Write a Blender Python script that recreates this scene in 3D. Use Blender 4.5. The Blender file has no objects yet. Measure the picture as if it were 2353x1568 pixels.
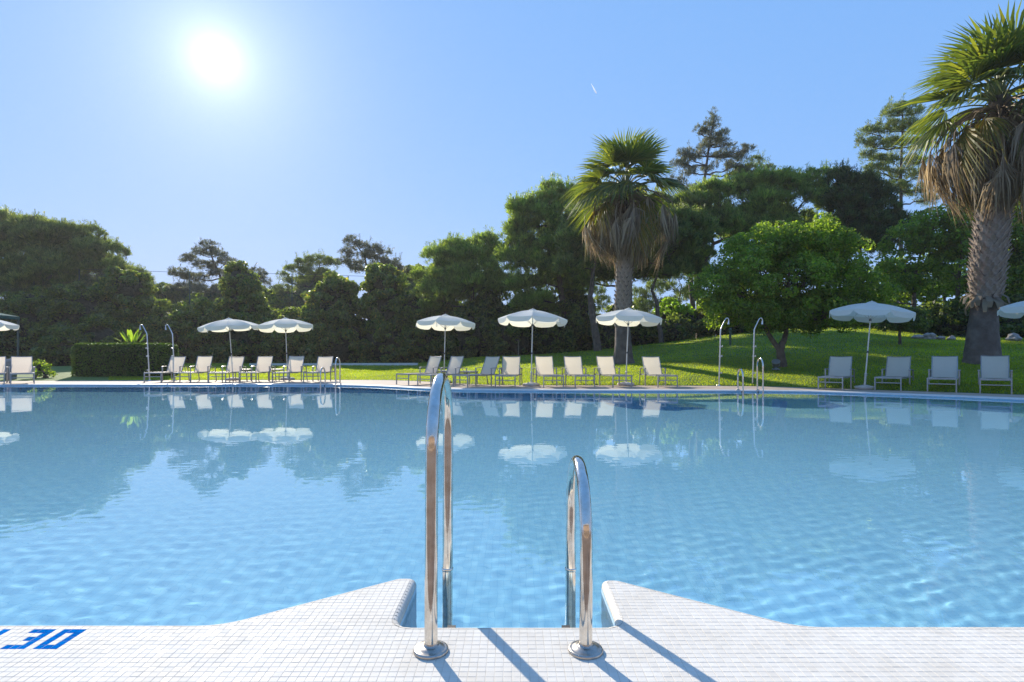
import bpy, bmesh, math, random
import numpy as np
from mathutils import Vector, Matrix, Quaternion

# ------------------------------------------------------------------ camera, sky, sun, exposure
S = bpy.context.scene
COL = S.collection
F, CX, YH, EYE = 1290.0, 1176.5, 820.0, 0.97       # lens in pixels of a 2353 px wide picture, horizon row, eye height
IMG_W, IMG_H = 2353.0, 1568.0
rad = math.radians
cam_d = bpy.data.cameras.new('camera'); cam = bpy.data.objects.new('camera', cam_d); COL.objects.link(cam)
cam.location = (0, 0, EYE); cam.rotation_euler = (rad(90), 0, 0)
cam_d.sensor_width = 36; cam_d.lens = 36 * F / IMG_W
cam_d.shift_y = (YH - IMG_H / 2) / IMG_W
cam_d.clip_start = 0.05; cam_d.clip_end = 3000
S.camera = cam

SUN_AZ, SUN_EL = rad(-27.8), rad(25.2)
sun_dir = Vector((math.sin(SUN_AZ) * math.cos(SUN_EL), math.cos(SUN_AZ) * math.cos(SUN_EL), math.sin(SUN_EL)))
sun_l = bpy.data.lights.new('sun', 'SUN'); sun_l.energy = 3.5; sun_l.angle = rad(0.53); sun_l.color = (1, 0.91, 0.77)
sun_o = bpy.data.objects.new('sun', sun_l); COL.objects.link(sun_o)
sun_o.rotation_euler = sun_dir.to_track_quat('Z', 'Y').to_euler(); sun_o.location = sun_dir * 60

W = bpy.data.worlds.new('World'); S.world = W; W.use_nodes = True
wn, wl = W.node_tree.nodes, W.node_tree.links
wn.clear()
def wnode(t, **k):
    n = wn.new(t)
    for a, b in k.items(): setattr(n, a, b)
    return n
sky = wnode('ShaderNodeTexSky', sky_type='NISHITA', sun_disc=False)
sky.sun_elevation = SUN_EL; sky.sun_rotation = SUN_AZ
sky.altitude = 50; sky.air_density = 1.0; sky.dust_density = 0.1; sky.ozone_density = 2.4
sep_ = wnode('ShaderNodeSeparateColor'); wl.new(sky.outputs[0], sep_.inputs[0])
tint = wnode('ShaderNodeCombineColor')
for i_, (k_, e_) in enumerate(((1.24, 0.46), (2.33, 0.25), (4.75, 0.12))):     # film response: a softer sky gradient
    pw = wnode('ShaderNodeMath', operation='POWER'); pw.inputs[1].default_value = e_; wl.new(sep_.outputs[i_], pw.inputs[0])
    mu_ = wnode('ShaderNodeMath', operation='MULTIPLY'); mu_.inputs[1].default_value = k_; wl.new(pw.outputs[0], mu_.inputs[0]); wl.new(mu_.outputs[0], tint.inputs[i_])
# glow put into the sky round the sun in place of lens bloom
geo = wnode('ShaderNodeNewGeometry')
dot = wnode('ShaderNodeVectorMath', operation='DOT_PRODUCT'); dot.inputs[1].default_value = -sun_dir
wl.new(geo.outputs['Incoming'], dot.inputs[0])
ang = wnode('ShaderNodeMath', operation='ARCCOSINE'); wl.new(dot.outputs['Value'], ang.inputs[0])
def glow(width, power, amp):
    a = wnode('ShaderNodeMath', operation='DIVIDE'); a.inputs[1].default_value = rad(width); wl.new(ang.outputs[0], a.inputs[0])
    b = wnode('ShaderNodeMath', operation='POWER'); b.inputs[1].default_value = power; wl.new(a.outputs[0], b.inputs[0])
    c = wnode('ShaderNodeMath', operation='MULTIPLY'); c.inputs[1].default_value = -1; wl.new(b.outputs[0], c.inputs[0])
    e = wnode('ShaderNodeMath', operation='EXPONENT'); wl.new(c.outputs[0], e.inputs[0])
    m = wnode('ShaderNodeMath', operation='MULTIPLY'); m.inputs[1].default_value = amp; wl.new(e.outputs[0], m.inputs[0])
    return m
g1, g2 = glow(1.6, 1.3, 3.6), glow(4.8, 1.0, 3.2)
gs = wnode('ShaderNodeMath', operation='ADD'); wl.new(g1.outputs[0], gs.inputs[0]); wl.new(g2.outputs[0], gs.inputs[1])
gcol = wnode('ShaderNodeMixRGB', blend_type='MULTIPLY'); gcol.inputs[0].default_value = 1; gcol.inputs[2].default_value = (1, 0.99, 0.97, 1)
wl.new(gs.outputs[0], gcol.inputs[1])
addc = wnode('ShaderNodeMixRGB', blend_type='ADD'); addc.inputs[0].default_value = 1
wl.new(tint.outputs[0], addc.inputs[1]); wl.new(gcol.outputs[0], addc.inputs[2])
bg = wnode('ShaderNodeBackground'); bg.inputs['Strength'].default_value = 0.083
wl.new(addc.outputs[0], bg.inputs['Color'])
wo = wnode('ShaderNodeOutputWorld'); wl.new(bg.outputs[0], wo.inputs['Surface'])

S.view_settings.view_transform = 'Standard'; S.view_settings.look = 'None'
S.view_settings.exposure = 1.05; S.view_settings.gamma = 1.0
S.render.engine = 'CYCLES'
cy = S.cycles
cy.use_denoising = True; cy.denoising_prefilter = 'NONE'
cy.max_bounces = 10; cy.diffuse_bounces = 5; cy.glossy_bounces = 5; cy.transmission_bounces = 8; cy.transparent_max_bounces = 12
cy.sample_clamp_indirect = 6.0; cy.caustics_reflective = False; cy.caustics_refractive = True
cy.blur_glossy = 0.4

# ------------------------------------------------------------------ picture helpers (to read positions off the photograph)
def G(px, py, z=0.0):
    d = F * (EYE - z) / (py - YH)
    return Vector(((px - CX) / F * d, d, z))
def D(px, py, d):
    return Vector(((px - CX) / F * d, d, EYE - (py - YH) / F * d))
def X(px, d): return (px - CX) / F * d
def Z(py, d): return EYE - (py - YH) / F * d

# ------------------------------------------------------------------ object helpers
def link(name, me, mats=None, parent=None):
    o = bpy.data.objects.new(name, me); COL.objects.link(o)
    if mats is not None and len(me.materials) == 0:
        for m in (mats if isinstance(mats, (list, tuple)) else [mats]): me.materials.append(m)
    if parent is not None: o.parent = parent
    return o
def tag(o, label=None, cat=None, group=None, kind=None):
    if label: o['label'] = label
    if cat: o['category'] = cat
    if group: o['group'] = group
    if kind: o['kind'] = kind
    return o
def empty(name, loc=(0, 0, 0), rz=0.0, label=None, cat=None, group=None):
    o = bpy.data.objects.new(name, None); COL.objects.link(o)
    o.location = loc; o.rotation_euler = (0, 0, rz); o.empty_display_size = 0.2
    return tag(o, label, cat, group)
class MB:
    """collects shapes, then becomes one mesh"""
    def __init__(s): s.v, s.f, s.m, s.sm = [], [], [], []
    def add(s, vs, fs, m=0, smooth=False):
        b = len(s.v); s.v += [tuple(v) for v in vs]
        for f in fs: s.f.append([i + b for i in f]); s.m.append(m); s.sm.append(smooth)
    def box(s, c, size, rot=None, m=0):
        x, y, z = [k / 2 for k in size]; c = Vector(c)
        vs = [Vector((sx * x, sy * y, sz * z)) for sx in (-1, 1) for sy in (-1, 1) for sz in (-1, 1)]
        if rot is not None: vs = [rot @ v for v in vs]
        s.add([v + c for v in vs], [(0, 1, 3, 2), (4, 6, 7, 5), (0, 4, 5, 1), (2, 3, 7, 6), (0, 2, 6, 4), (1, 5, 7, 3)], m)
    def bar(s, a, b, w, h, up=(0, 0, 1), m=0):
        a, b = Vector(a), Vector(b); t = (b - a).normalized(); u = Vector(up)
        if abs(t.dot(u)) > 0.98: u = Vector((0, 1, 0))
        sd = t.cross(u).normalized(); u = sd.cross(t)
        vs = [p + sd * (w / 2 * i) + u * (h / 2 * j) for p in (a, b) for i, j in ((-1, -1), (1, -1), (1, 1), (-1, 1))]
        s.add(vs, [(0, 1, 2, 3), (7, 6, 5, 4), (0, 4, 5, 1), (1, 5, 6, 2), (2, 6, 7, 3), (3, 7, 4, 0)], m)
    def tube(s, pts, r, n=10, m=0, cap=True):
        pts = [Vector(p) for p in pts]; k = len(pts)
        rs = r if isinstance(r, (list, tuple)) else [r] * k
        t0 = (pts[1] - pts[0]).normalized(); u = t0.orthogonal().normalized(); rings = []
        for i in range(k):
            t = (pts[min(i + 1, k - 1)] - pts[max(i - 1, 0)]).normalized()
            u = (u - t * u.dot(t)).normalized(); w = t.cross(u)
            rings.append([pts[i] + (u * math.cos(2 * math.pi * j / n) + w * math.sin(2 * math.pi * j / n)) * rs[i] for j in range(n)])
        vs = [v for rg in rings for v in rg]
        fs = [(i * n + j, i * n + (j + 1) % n, (i + 1) * n + (j + 1) % n, (i + 1) * n + j) for i in range(k - 1) for j in range(n)]
        s.add(vs, fs, m, True)
        if cap: s.add(rings[0], [tuple(range(n - 1, -1, -1))], m); s.add(rings[-1], [tuple(range(n))], m)
    def lathe(s, prof, n=24, c=(0, 0, 0), m=0, smooth=True):
        c = Vector(c); vs = []
        for r, z in prof:
            vs += [c + Vector((r * math.cos(2 * math.pi * j / n), r * math.sin(2 * math.pi * j / n), z)) for j in range(n)]
        fs = [(i * n + j, i * n + (j + 1) % n, (i + 1) * n + (j + 1) % n, (i + 1) * n + j) for i in range(len(prof) - 1) for j in range(n)]
        s.add(vs, fs, m, smooth)
    def mesh(s, name):
        me = bpy.data.meshes.new(name); me.from_pydata(s.v, [], s.f)
        me.polygons.foreach_set('material_index', s.m); me.polygons.foreach_set('use_smooth', s.sm); me.update()
        return me
    def build(s, name, mats, parent=None): return link(name, s.mesh(name), mats, parent)
def np_mesh(name, verts, faces_n, nverts_per_face=3, smooth=False):
    """verts (N,3); consecutive verts make faces of nverts_per_face"""
    me = bpy.data.meshes.new(name); n = len(verts); k = nverts_per_face
    me.vertices.add(n); me.vertices.foreach_set('co', np.asarray(verts, dtype=np.float32).ravel())
    nf = n // k
    me.loops.add(nf * k); me.loops.foreach_set('vertex_index', np.arange(nf * k, dtype=np.int32))
    me.polygons.add(nf); me.polygons.foreach_set('loop_start', np.arange(0, nf * k, k, dtype=np.int32))
    me.update(calc_edges=True)
    return me
def idx_mesh(name, verts, faces):
    """verts (N,3), faces (M,k) index array"""
    me = bpy.data.meshes.new(name); faces = np.asarray(faces, dtype=np.int32); nf, k = faces.shape
    me.vertices.add(len(verts)); me.vertices.foreach_set('co', np.asarray(verts, dtype=np.float32).ravel())
    me.loops.add(nf * k); me.loops.foreach_set('vertex_index', faces.ravel())
    me.polygons.add(nf); me.polygons.foreach_set('loop_start', np.arange(0, nf * k, k, dtype=np.int32))
    me.update(calc_edges=True); return me
def copy_tree(o, parent=None):
    c = o.copy(); COL.objects.link(c); c.parent = parent
    for ch in o.children: copy_tree(ch, c)
    return c

# ------------------------------------------------------------------ materials
def mat(name):
    m = bpy.data.materials.new(name); m.use_nodes = True; m.node_tree.nodes.clear()
    return m, m.node_tree.nodes, m.node_tree.links
def N(nd, t, **k):
    n = nd.new(t)
    for a, b in k.items(): setattr(n, a, b)
    return n
def ramp(nd, lk, src, stops):
    r = nd.new('ShaderNodeValToRGB'); e = r.color_ramp.elements
    while len(e) < len(stops): e.new(0.5)
    for q, (p, c) in zip(e, stops): q.position = p; q.color = (*c, 1)
    lk.new(src, r.inputs[0]); return r.outputs[0]
def noise(nd, lk, scale, detail=3, coord='Object', vec=None, rough=0.5):
    n = nd.new('ShaderNodeTexNoise'); n.inputs['Scale'].default_value = scale; n.inputs['Detail'].default_value = detail
    n.inputs['Roughness'].default_value = rough
    if vec is None:
        tc = nd.new('ShaderNodeTexCoord'); vec = tc.outputs[coord]
    lk.new(vec, n.inputs['Vector']); return n.outputs['Fac']
def bump(nd, lk, h, strength, dist=0.01):
    b = nd.new('ShaderNodeBump'); b.inputs['Strength'].default_value = strength; b.inputs['Distance'].default_value = dist
    lk.new(h, b.inputs['Height']); return b.outputs['Normal']
def solid(name, stops, scale=6, rough=0.6, metal=0.0, bump_s=0.0, bump_scale=40, bump_d=0.01, coord='Object', detail=4, spec=0.5, rough_var=0.0):
    m, nd, lk = mat(name); p = N(nd, 'ShaderNodeBsdfPrincipled'); o = N(nd, 'ShaderNodeOutputMaterial')
    nf = noise(nd, lk, scale, detail, coord)
    lk.new(ramp(nd, lk, nf, stops), p.inputs['Base Color'])
    p.inputs['Roughness'].default_value = rough; p.inputs['Metallic'].default_value = metal
    p.inputs['Specular IOR Level'].default_value = spec
    if rough_var:
        mr = N(nd, 'ShaderNodeMapRange'); mr.inputs['To Min'].default_value = rough - rough_var; mr.inputs['To Max'].default_value = rough + rough_var
        lk.new(noise(nd, lk, scale * 3, 4, coord), mr.inputs['Value']); lk.new(mr.outputs[0], p.inputs['Roughness'])
    if bump_s: lk.new(bump(nd, lk, noise(nd, lk, bump_scale, 4, coord), bump_s, bump_d), p.inputs['Normal'])
    lk.new(p.outputs[0], o.inputs[0]); return m
def leafy(name, stops, trans=0.4, tcol=(1.1, 1.25, 0.6), rough=0.55, spec=0.25, vs=0.8, va=0.22):
    """leaf: reflects and lets light through; every leaf takes its own shade of the ramp"""
    m, nd, lk = mat(name); o = N(nd, 'ShaderNodeOutputMaterial')
    g = N(nd, 'ShaderNodeNewGeometry')
    col = ramp(nd, lk, g.outputs['Random Per Island'], stops)
    vr = ramp(nd, lk, noise(nd, lk, vs, 4, 'Generated', g.outputs['Position'], 0.6), [(0.32, (1 - va, 1 - va, 1 - va)), (0.68, (1 + va, 1 + va * 0.9, 1))])  # mottled leaf tone; on crowns it also stands in for lit and shaded clumps
    vm = N(nd, 'ShaderNodeMixRGB', blend_type='MULTIPLY'); vm.inputs[0].default_value = 1; lk.new(col, vm.inputs[1]); lk.new(vr, vm.inputs[2]); col = vm.outputs[0]
    p = N(nd, 'ShaderNodeBsdfPrincipled'); lk.new(col, p.inputs['Base Color'])
    p.inputs['Roughness'].default_value = rough; p.inputs['Specular IOR Level'].default_value = spec
    t = N(nd, 'ShaderNodeBsdfTranslucent')
    mu = N(nd, 'ShaderNodeMixRGB', blend_type='MULTIPLY'); mu.inputs[0].default_value = 1; mu.inputs[2].default_value = (*tcol, 1)
    lk.new(col, mu.inputs[1]); lk.new(mu.outputs[0], t.inputs['Color'])
    mx = N(nd, 'ShaderNodeMixShader'); mx.inputs[0].default_value = trans
    lk.new(p.outputs[0], mx.inputs[1]); lk.new(t.outputs[0], mx.inputs[2]); lk.new(mx.outputs[0], o.inputs[0])
    return m
def cloth(name, c1, c2, trans, tc, rough=0.8):
    m, nd, lk = mat(name); o = N(nd, 'ShaderNodeOutputMaterial')
    col = ramp(nd, lk, noise(nd, lk, 3.0, 4), [(0.3, c1), (0.7, c2)])
    p = N(nd, 'ShaderNodeBsdfPrincipled'); lk.new(col, p.inputs['Base Color']); p.inputs['Roughness'].default_value = rough
    p.inputs['Specular IOR Level'].default_value = 0.2
    lk.new(bump(nd, lk, noise(nd, lk, 220, 2), 0.15, 0.002), p.inputs['Normal'])
    t = N(nd, 'ShaderNodeBsdfTranslucent'); t.inputs['Color'].default_value = (*tc, 1)
    mx = N(nd, 'ShaderNodeMixShader'); mx.inputs[0].default_value = trans
    lk.new(p.outputs[0], mx.inputs[1]); lk.new(t.outputs[0], mx.inputs[2]); lk.new(mx.outputs[0], o.inputs[0])
    return m
M = {}
# ------------------------------------------------------------------ pool, deck, water
WATER, DEPTH, NOSE = -0.05, 1.35, 0.028
PITCH, GAP, Y0T_ = 0.027, 0.0014, 1.512

def tile_mat(name, base, var, grout, pitch, gap, rough=0.25, bumpd=0.001):
    """ceramic mosaic for surfaces where single tiles are too far or too small to build"""
    m, nd, lk = mat(name); o = N(nd, 'ShaderNodeOutputMaterial'); p = N(nd, 'ShaderNodeBsdfPrincipled')
    tc = N(nd, 'ShaderNodeTexCoord'); sep = N(nd, 'ShaderNodeSeparateXYZ'); lk.new(tc.outputs['Object'], sep.inputs[0])
    lines = []
    for ax in range(3):
        d = N(nd, 'ShaderNodeMath', operation='DIVIDE'); d.inputs[1].default_value = pitch; lk.new(sep.outputs[ax], d.inputs[0])
        f = N(nd, 'ShaderNodeMath', operation='FRACT'); lk.new(d.outputs[0], f.inputs[0])
        c = N(nd, 'ShaderNodeMath', operation='COMPARE'); c.inputs[1].default_value = 0.5; c.inputs[2].default_value = 0.5 - gap / pitch / 2
        lk.new(f.outputs[0], c.inputs[0]); lines.append(c.outputs[0])
    return m, nd, lk, o, p, sep, lines
def mosaic(name, base, var, grout, pitch, gap, axes, rough=0.3):
    m, nd, lk, o, p, sep, ln = tile_mat(name, base, var, grout, pitch, gap)
    mul = N(nd, 'ShaderNodeMath', operation='MULTIPLY'); lk.new(ln[axes[0]], mul.inputs[0]); lk.new(ln[axes[1]], mul.inputs[1])
    cb = N(nd, 'ShaderNodeCombineXYZ')
    for i, ax in enumerate(axes):
        d = N(nd, 'ShaderNodeMath', operation='DIVIDE'); d.inputs[1].default_value = pitch; lk.new(sep.outputs[ax], d.inputs[0])
        f = N(nd, 'ShaderNodeMath', operation='FLOOR'); lk.new(d.outputs[0], f.inputs[0]); lk.new(f.outputs[0], cb.inputs[i])
    wn_ = N(nd, 'ShaderNodeTexWhiteNoise', noise_dimensions='2D'); lk.new(cb.outputs[0], wn_.inputs['Vector'])
    col = ramp(nd, lk, wn_.outputs['Value'], [(0.0, base), (1.0, var)])
    mx = N(nd, 'ShaderNodeMixRGB'); mx.inputs[1].default_value = (*grout, 1); lk.new(mul.outputs[0], mx.inputs[0]); lk.new(col, mx.inputs[2])
    lk.new(mx.outputs[0], p.inputs['Base Color']); p.inputs['Roughness'].default_value = 0.9; p.inputs['Specular IOR Level'].default_value = 0.0
    lk.new(bump(nd, lk, mul.outputs[0], 0.5, 0.001), p.inputs['Normal'])
    lk.new(p.outputs[0], o.inputs[0]); return m
BL1, BL2, BGR = (0.39, 0.76, 0.95), (0.45, 0.81, 0.97), (0.34, 0.71, 0.91)
M['pool_floor'] = mosaic('pool_floor_mosaic', BL1, BL2, BGR, 0.05, 0.003, (0, 1))
M['pool_wall'] = mosaic('pool_wall_mosaic', BL1, BL2, BGR, 0.027, 0.003, (0, 2))
M['notch_wall'] = mosaic('pool_return_wall_mosaic', (0.50, 0.68, 0.80), (0.60, 0.76, 0.86), (0.40, 0.54, 0.66), 0.027, 0.003, (1, 2))
M['deck_far'] = mosaic('white_mosaic', (0.55, 0.535, 0.51), (0.62, 0.605, 0.58), (0.40, 0.37, 0.33), 0.027, 0.002, (0, 1), 0.35)
M['grout'] = solid('tile_grout', [(0.3, (0.50, 0.44, 0.36)), (0.55, (0.62, 0.565, 0.48)), (0.8, (0.70, 0.65, 0.57))], 9, 0.9)

def ceramic(name, stops, rough, spec=0.06):
    m, nd, lk = mat(name); o = N(nd, 'ShaderNodeOutputMaterial'); p = N(nd, 'ShaderNodeBsdfPrincipled')
    oi = N(nd, 'ShaderNodeObjectInfo'); g = N(nd, 'ShaderNodeNewGeometry')
    ad = N(nd, 'ShaderNodeMath', operation='ADD'); lk.new(oi.outputs['Random'], ad.inputs[0]); lk.new(g.outputs['Random Per Island'], ad.inputs[1])
    fr = N(nd, 'ShaderNodeMath', operation='FRACT'); lk.new(ad.outputs[0], fr.inputs[0])
    col = ramp(nd, lk, fr.outputs[0], stops)
    # worn, slightly dirty patches over many tiles
    dirt = ramp(nd, lk, noise(nd, lk, 5.5, 6, 'Generated', g.outputs['Position'], 0.62), [(0.42, (1, 1, 1)), (0.72, (0.90, 0.875, 0.84))])
    mu = N(nd, 'ShaderNodeMixRGB', blend_type='MULTIPLY'); mu.inputs[0].default_value = 1; lk.new(col, mu.inputs[1]); lk.new(dirt, mu.inputs[2])
    lk.new(mu.outputs[0], p.inputs['Base Color']); p.inputs['Specular IOR Level'].default_value = spec
    rr = N(nd, 'ShaderNodeMapRange'); rr.inputs['To Min'].default_value = rough - 0.1; rr.inputs['To Max'].default_value = rough + 0.16
    lk.new(fr.outputs[0], rr.inputs['Value']); lk.new(rr.outputs[0], p.inputs['Roughness'])
    lk.new(bump(nd, lk, noise(nd, lk, 60, 2, 'Generated', g.outputs['Position']), 0.12, 0.004), p.inputs['Normal'])
    lk.new(p.outputs[0], o.inputs[0]); return m
M['tile'] = ceramic('white_ceramic', [(0, (0.74, 0.69, 0.605)), (0.5, (0.76, 0.712, 0.628)), (1, (0.78, 0.733, 0.648))], 0.62)
M['tile_blue'] = ceramic('blue_ceramic', [(0, (0.001, 0.13, 0.46)), (1, (0.002, 0.17, 0.55))], 0.8, 0.0)

def fillet(pts, rs, n=6):
    """round the corners of an open polyline"""
    out = [Vector(pts[0])]
    for i in range(1, len(pts) - 1):
        a, b, c = Vector(pts[i - 1]), Vector(pts[i]), Vector(pts[i + 1]); r = rs[i]
        u, v = (a - b).normalized(), (c - b).normalized(); th = u.angle(v)
        if r <= 0 or th > math.pi - 0.01: out.append(b); continue
        t = min(r / math.tan(th / 2), 0.49 * (a - b).length, 0.49 * (c - b).length)
        p, q = b + u * t, b + v * t
        for k in range(n + 1):
            s_ = k / n; out.append((1 - s_) ** 2 * p + 2 * s_ * (1 - s_) * b + s_ ** 2 * q)
    out.append(Vector(pts[-1])); return out
# near edge of the pool, left to right: straight, wing, ladder notch, wing, straight
YN = 2.045
near = fillet([(-14, 2.05), (-1.06, 2.045), (-0.50, 2.475), (-0.415, 2.475), (-0.417, 2.03), (0.385, 2.03), (0.386, 2.455), (0.46, 2.455), (1.04, 2.035), (14, 2.03)],
              [0, 0.25, 0.05, 0.05, 0.06, 0.06, 0.05, 0.05, 0.25, 0], 7)
# far edge, right to left, read off the photograph
far_px = [(2600, 926), (2353, 917), (2230, 911.5), (2080, 906), (1950, 901.5), (1863, 899), (1760, 897.6), (1600, 897.2), (1450, 897), (1325, 896.8), (1200, 896), (1120, 895.5), (1060, 894.8), (1000, 893), (950, 890.5), (900, 887.8), (840, 885.2), (760, 883.8), (600, 883.2), (330, 883.6), (0, 884), (-200, 884.5)]
far = [Vector((14, 11.5))] + [G(a, b).to_2d() for a, b in far_px]
far = [far[0]] + [p for p in far[1:]] + [Vector((-24, far[-1].y - 0.3))]
def smooth_line(pts, it=2):
    for _ in range(it):
        o = [pts[0]]
        for a, b in zip(pts, pts[1:]): o += [a * 0.75 + b * 0.25, a * 0.25 + b * 0.75]
        pts = o + [pts[-1]]
    return pts
far = smooth_line(far, 2)
outline = [Vector((p[0], p[1])) for p in near] + far + [Vector((-24, 2.05))]   # pool outline

def loft(name, rows, mats, smooth=True, parent=None, close=False):
    n = len(rows[0]); vs = [v for r in rows for v in r]
    fs = [(i * n + j, i * n + j + 1, (i + 1) * n + j + 1, (i + 1) * n + j) for i in range(len(rows) - 1) for j in range(n - 1)]
    b = MB(); b.add(vs, fs, 0, smooth); return b.build(name, mats, parent)
def normals2(line):
    out = []
    for i in range(len(line)):
        t = (line[min(i + 1, len(line) - 1)] - line[max(i - 1, 0)]).normalized(); out.append(Vector((-t.y, t.x)))
    return out
def fill_poly(pts, z, flip=False):
    bm = bmesh.new(); vs = [bm.verts.new((p[0], p[1], z)) for p in pts]
    f = bm.faces.new(vs); bmesh.ops.triangulate(bm, faces=[f])
    bm.normal_update()
    up = sum(f.normal.z * f.calc_area() for f in bm.faces)
    if (up < 0) != flip: bmesh.ops.reverse_faces(bm, faces=bm.faces[:])
    me = bpy.data.meshes.new('sheet'); bm.to_mesh(me); bm.free(); return me

pool_floor = tag(link('pool_floor', fill_poly(outline, WATER - DEPTH), M['pool_floor']), kind='structure')
# walls: a strip under the nose of each edge
def wall_strip(name, line, m):
    o = loft(name, [[(p.x, p.y, -NOSE) for p in line], [(p.x, p.y, WATER - DEPTH - 0.02) for p in line]], m, False)
    return tag(o, kind='structure')
nl = [Vector((p[0], p[1])) for p in near]
wall_near = wall_strip('pool_wall_near', nl, M['notch_wall'])
wall_far = wall_strip('pool_wall_far', far, M['pool_wall'])
wall_left = wall_strip('pool_wall_left', [far[-1], Vector((-24, 2.05)), nl[0]], M['pool_wall'])
wall_right = wall_strip('pool_wall_right', [nl[-1], far[0]], M['pool_wall'])

# water: clear, refracting, with small wind ripples
m, nd, lk = mat('water'); o_ = N(nd, 'ShaderNodeOutputMaterial')
gl = N(nd, 'ShaderNodeBsdfGlass'); gl.inputs['IOR'].default_value = 1.333; gl.inputs['Roughness'].default_value = 0.0
gl.inputs['Color'].default_value = (0.93, 0.985, 1.0, 1)
tc = N(nd, 'ShaderNodeTexCoord'); mp = N(nd, 'ShaderNodeMapping'); mp.inputs['Scale'].default_value = (1.0, 1.25, 1); mp.inputs['Rotation'].default_value = (0, 0, rad(24))
lk.new(tc.outputs['Object'], mp.inputs['Vector'])
n1 = noise(nd, lk, 8.0, 2.0, vec=mp.outputs[0], rough=0.5); n2 = noise(nd, lk, 1.3, 2, vec=mp.outputs[0])
n3 = noise(nd, lk, 26.0, 2.0, vec=mp.outputs[0])
def madd(a, ka, b):
    q = N(nd, 'ShaderNodeMath', operation='MULTIPLY_ADD'); lk.new(a, q.inputs[0]); q.inputs[1].default_value = ka
    if isinstance(b, float): q.inputs[2].default_value = b
    else: lk.new(b, q.inputs[2])
    return q.outputs[0]
hgt = madd(n1, 0.00022, madd(n2, 0.0003, madd(n3, 0.00003, 0.0)))
bnode = N(nd, 'ShaderNodeBump'); bnode.inputs['Strength'].default_value = 1.0; bnode.inputs['Distance'].default_value = 1.0
lk.new(hgt, bnode.inputs['Height']); lk.new(bnode.outputs[0], gl.inputs['Normal']); lk.new(gl.outputs[0], o_.inputs[0])
M['water'] = m
# the surface itself is modelled: ripples of 5 to 60 cm, finer near the viewer
rw = np.random.default_rng(21)
wpx = np.arange(-330, 2690, 4.0); nrow = 500
wy = 1.97 * (24.6 / 1.97) ** (np.arange(nrow + 1) / nrow)
WX = (wpx[None, :] - CX) / F * wy[:, None]; WY = np.broadcast_to(wy[:, None], WX.shape)
space = np.maximum(WY * 4.0 / F, WY * math.log(24.6 / 1.97) / nrow)
WZ = np.zeros_like(WX)
def waves(n, l0, l1, slope, main=None, spread=math.pi):
    global WZ
    for _ in range(n):
        lam = l0 * (l1 / l0) ** rw.random(); k = 2 * math.pi / lam; th = (main + rw.normal() * spread) if main is not None else rw.uniform(0, 2 * math.pi)
        amp = slope * math.sqrt(2.0 / n) / k
        WZ += amp * np.clip(lam / space / 3.0 - 1.0, 0, 1) * np.cos(k * (WX * math.cos(th) + WY * math.sin(th)) + rw.uniform(0, 6.28))
waves(60, 0.030, 0.060, 0.0095); waves(30, 0.07, 0.16, 0.0072); waves(14, 0.4, 1.2, 0.0012)
WV = np.stack([WX, WY, WZ + WATER], -1).reshape(-1, 3); nc = len(wpx)
ii = (np.arange(nrow)[:, None] * nc + np.arange(nc - 1)[None, :]).ravel()
water = tag(link('pool_water', idx_mesh('pool_water', WV, np.stack([ii, ii + 1, ii + 1 + nc, ii + nc], 1)), M['water']), kind='structure')
for q in (0, -1):                      # calm water beyond the sides of the view
    e0, e1 = WX[0, q], WX[-1, q]; xo = -36 if q == 0 else 36
    pl_ = fill_poly([Vector((e0, 1.97)), Vector((e1, 24.6)), Vector((xo, 24.6)), Vector((xo, 1.97))], WATER)
    w2 = tag(link('pool_water', pl_, M['water']), kind='structure'); w2.cycles.is_caustics_caster = True
    for p_ in w2.data.polygons: p_.use_smooth = True
for q in (pool_floor, wall_near, wall_far, wall_left, wall_right): q.cycles.is_caustics_receiver = True
water.cycles.is_caustics_caster = True
for pl_ in water.data.polygons: pl_.use_smooth = True
sun_l.cycles.is_caustics_light = True

# near deck: grout bed, bullnose course along the edge, then every tile
nn = normals2(nl)                      # points towards the water (+y side)
def off(line, nrm, k): return [p + n * k for p, n in zip(line, nrm)]
arc = [(NOSE * (1 - math.cos(a)) , ) for a in []]
flat = off(nl, nn, -NOSE)
deck = empty('pool_deck', (0, 0, 0)); deck['kind'] = 'structure'
bed_poly = flat + [Vector((14, Y0T_)), Vector((-14, Y0T_))]
bed = link('grout_bed', fill_poly(bed_poly, -0.0008), M['grout'], deck)
# bullnose: curved tiles swept along the edge
def arclen(line):
    s_ = [0.0]
    for a, b in zip(line, line[1:]): s_.append(s_[-1] + (b - a).length)
    return s_
sl = arclen(nl)
def at_len(line, nrm, s_):
    lo = 0
    import bisect
    i = min(max(bisect.bisect_right(sl, s_) - 1, 0), len(line) - 2)
    t = (s_ - sl[i]) / max(sl[i + 1] - sl[i], 1e-9)
    return line[i].lerp(line[i + 1], t), nrm[i].lerp(nrm[i + 1], t).normalized()
bn = MB(); back = MB()
i0 = next(i for i, p in enumerate(nl) if p.x > -3.2 or i == len(nl) - 1)
s_a = sl[0] + 11.0; s_b = sl[-1] - 11.0
prof = [(-NOSE + NOSE * math.sin(a), -NOSE + NOSE * math.cos(a)) for a in [rad(k) for k in (4, 22, 40, 58, 74, 88)]]
k = 0; s_ = s_a
while s_ < s_b:
    p0, n0 = at_len(nl, nn, s_ + GAP / 2); p1, n1_ = at_len(nl, nn, s_ + PITCH - GAP / 2)
    rows = []
    for r_, z_ in prof:
        rows.append((Vector((*(p0 + n0 * r_), z_)), Vector((*(p1 + n1_ * r_), z_))))
    bn.add([v for r in rows for v in r], [(2 * i, 2 * i + 1, 2 * i + 3, 2 * i + 2) for i in range(len(rows) - 1)], 0, True)
    s_ += PITCH
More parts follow.
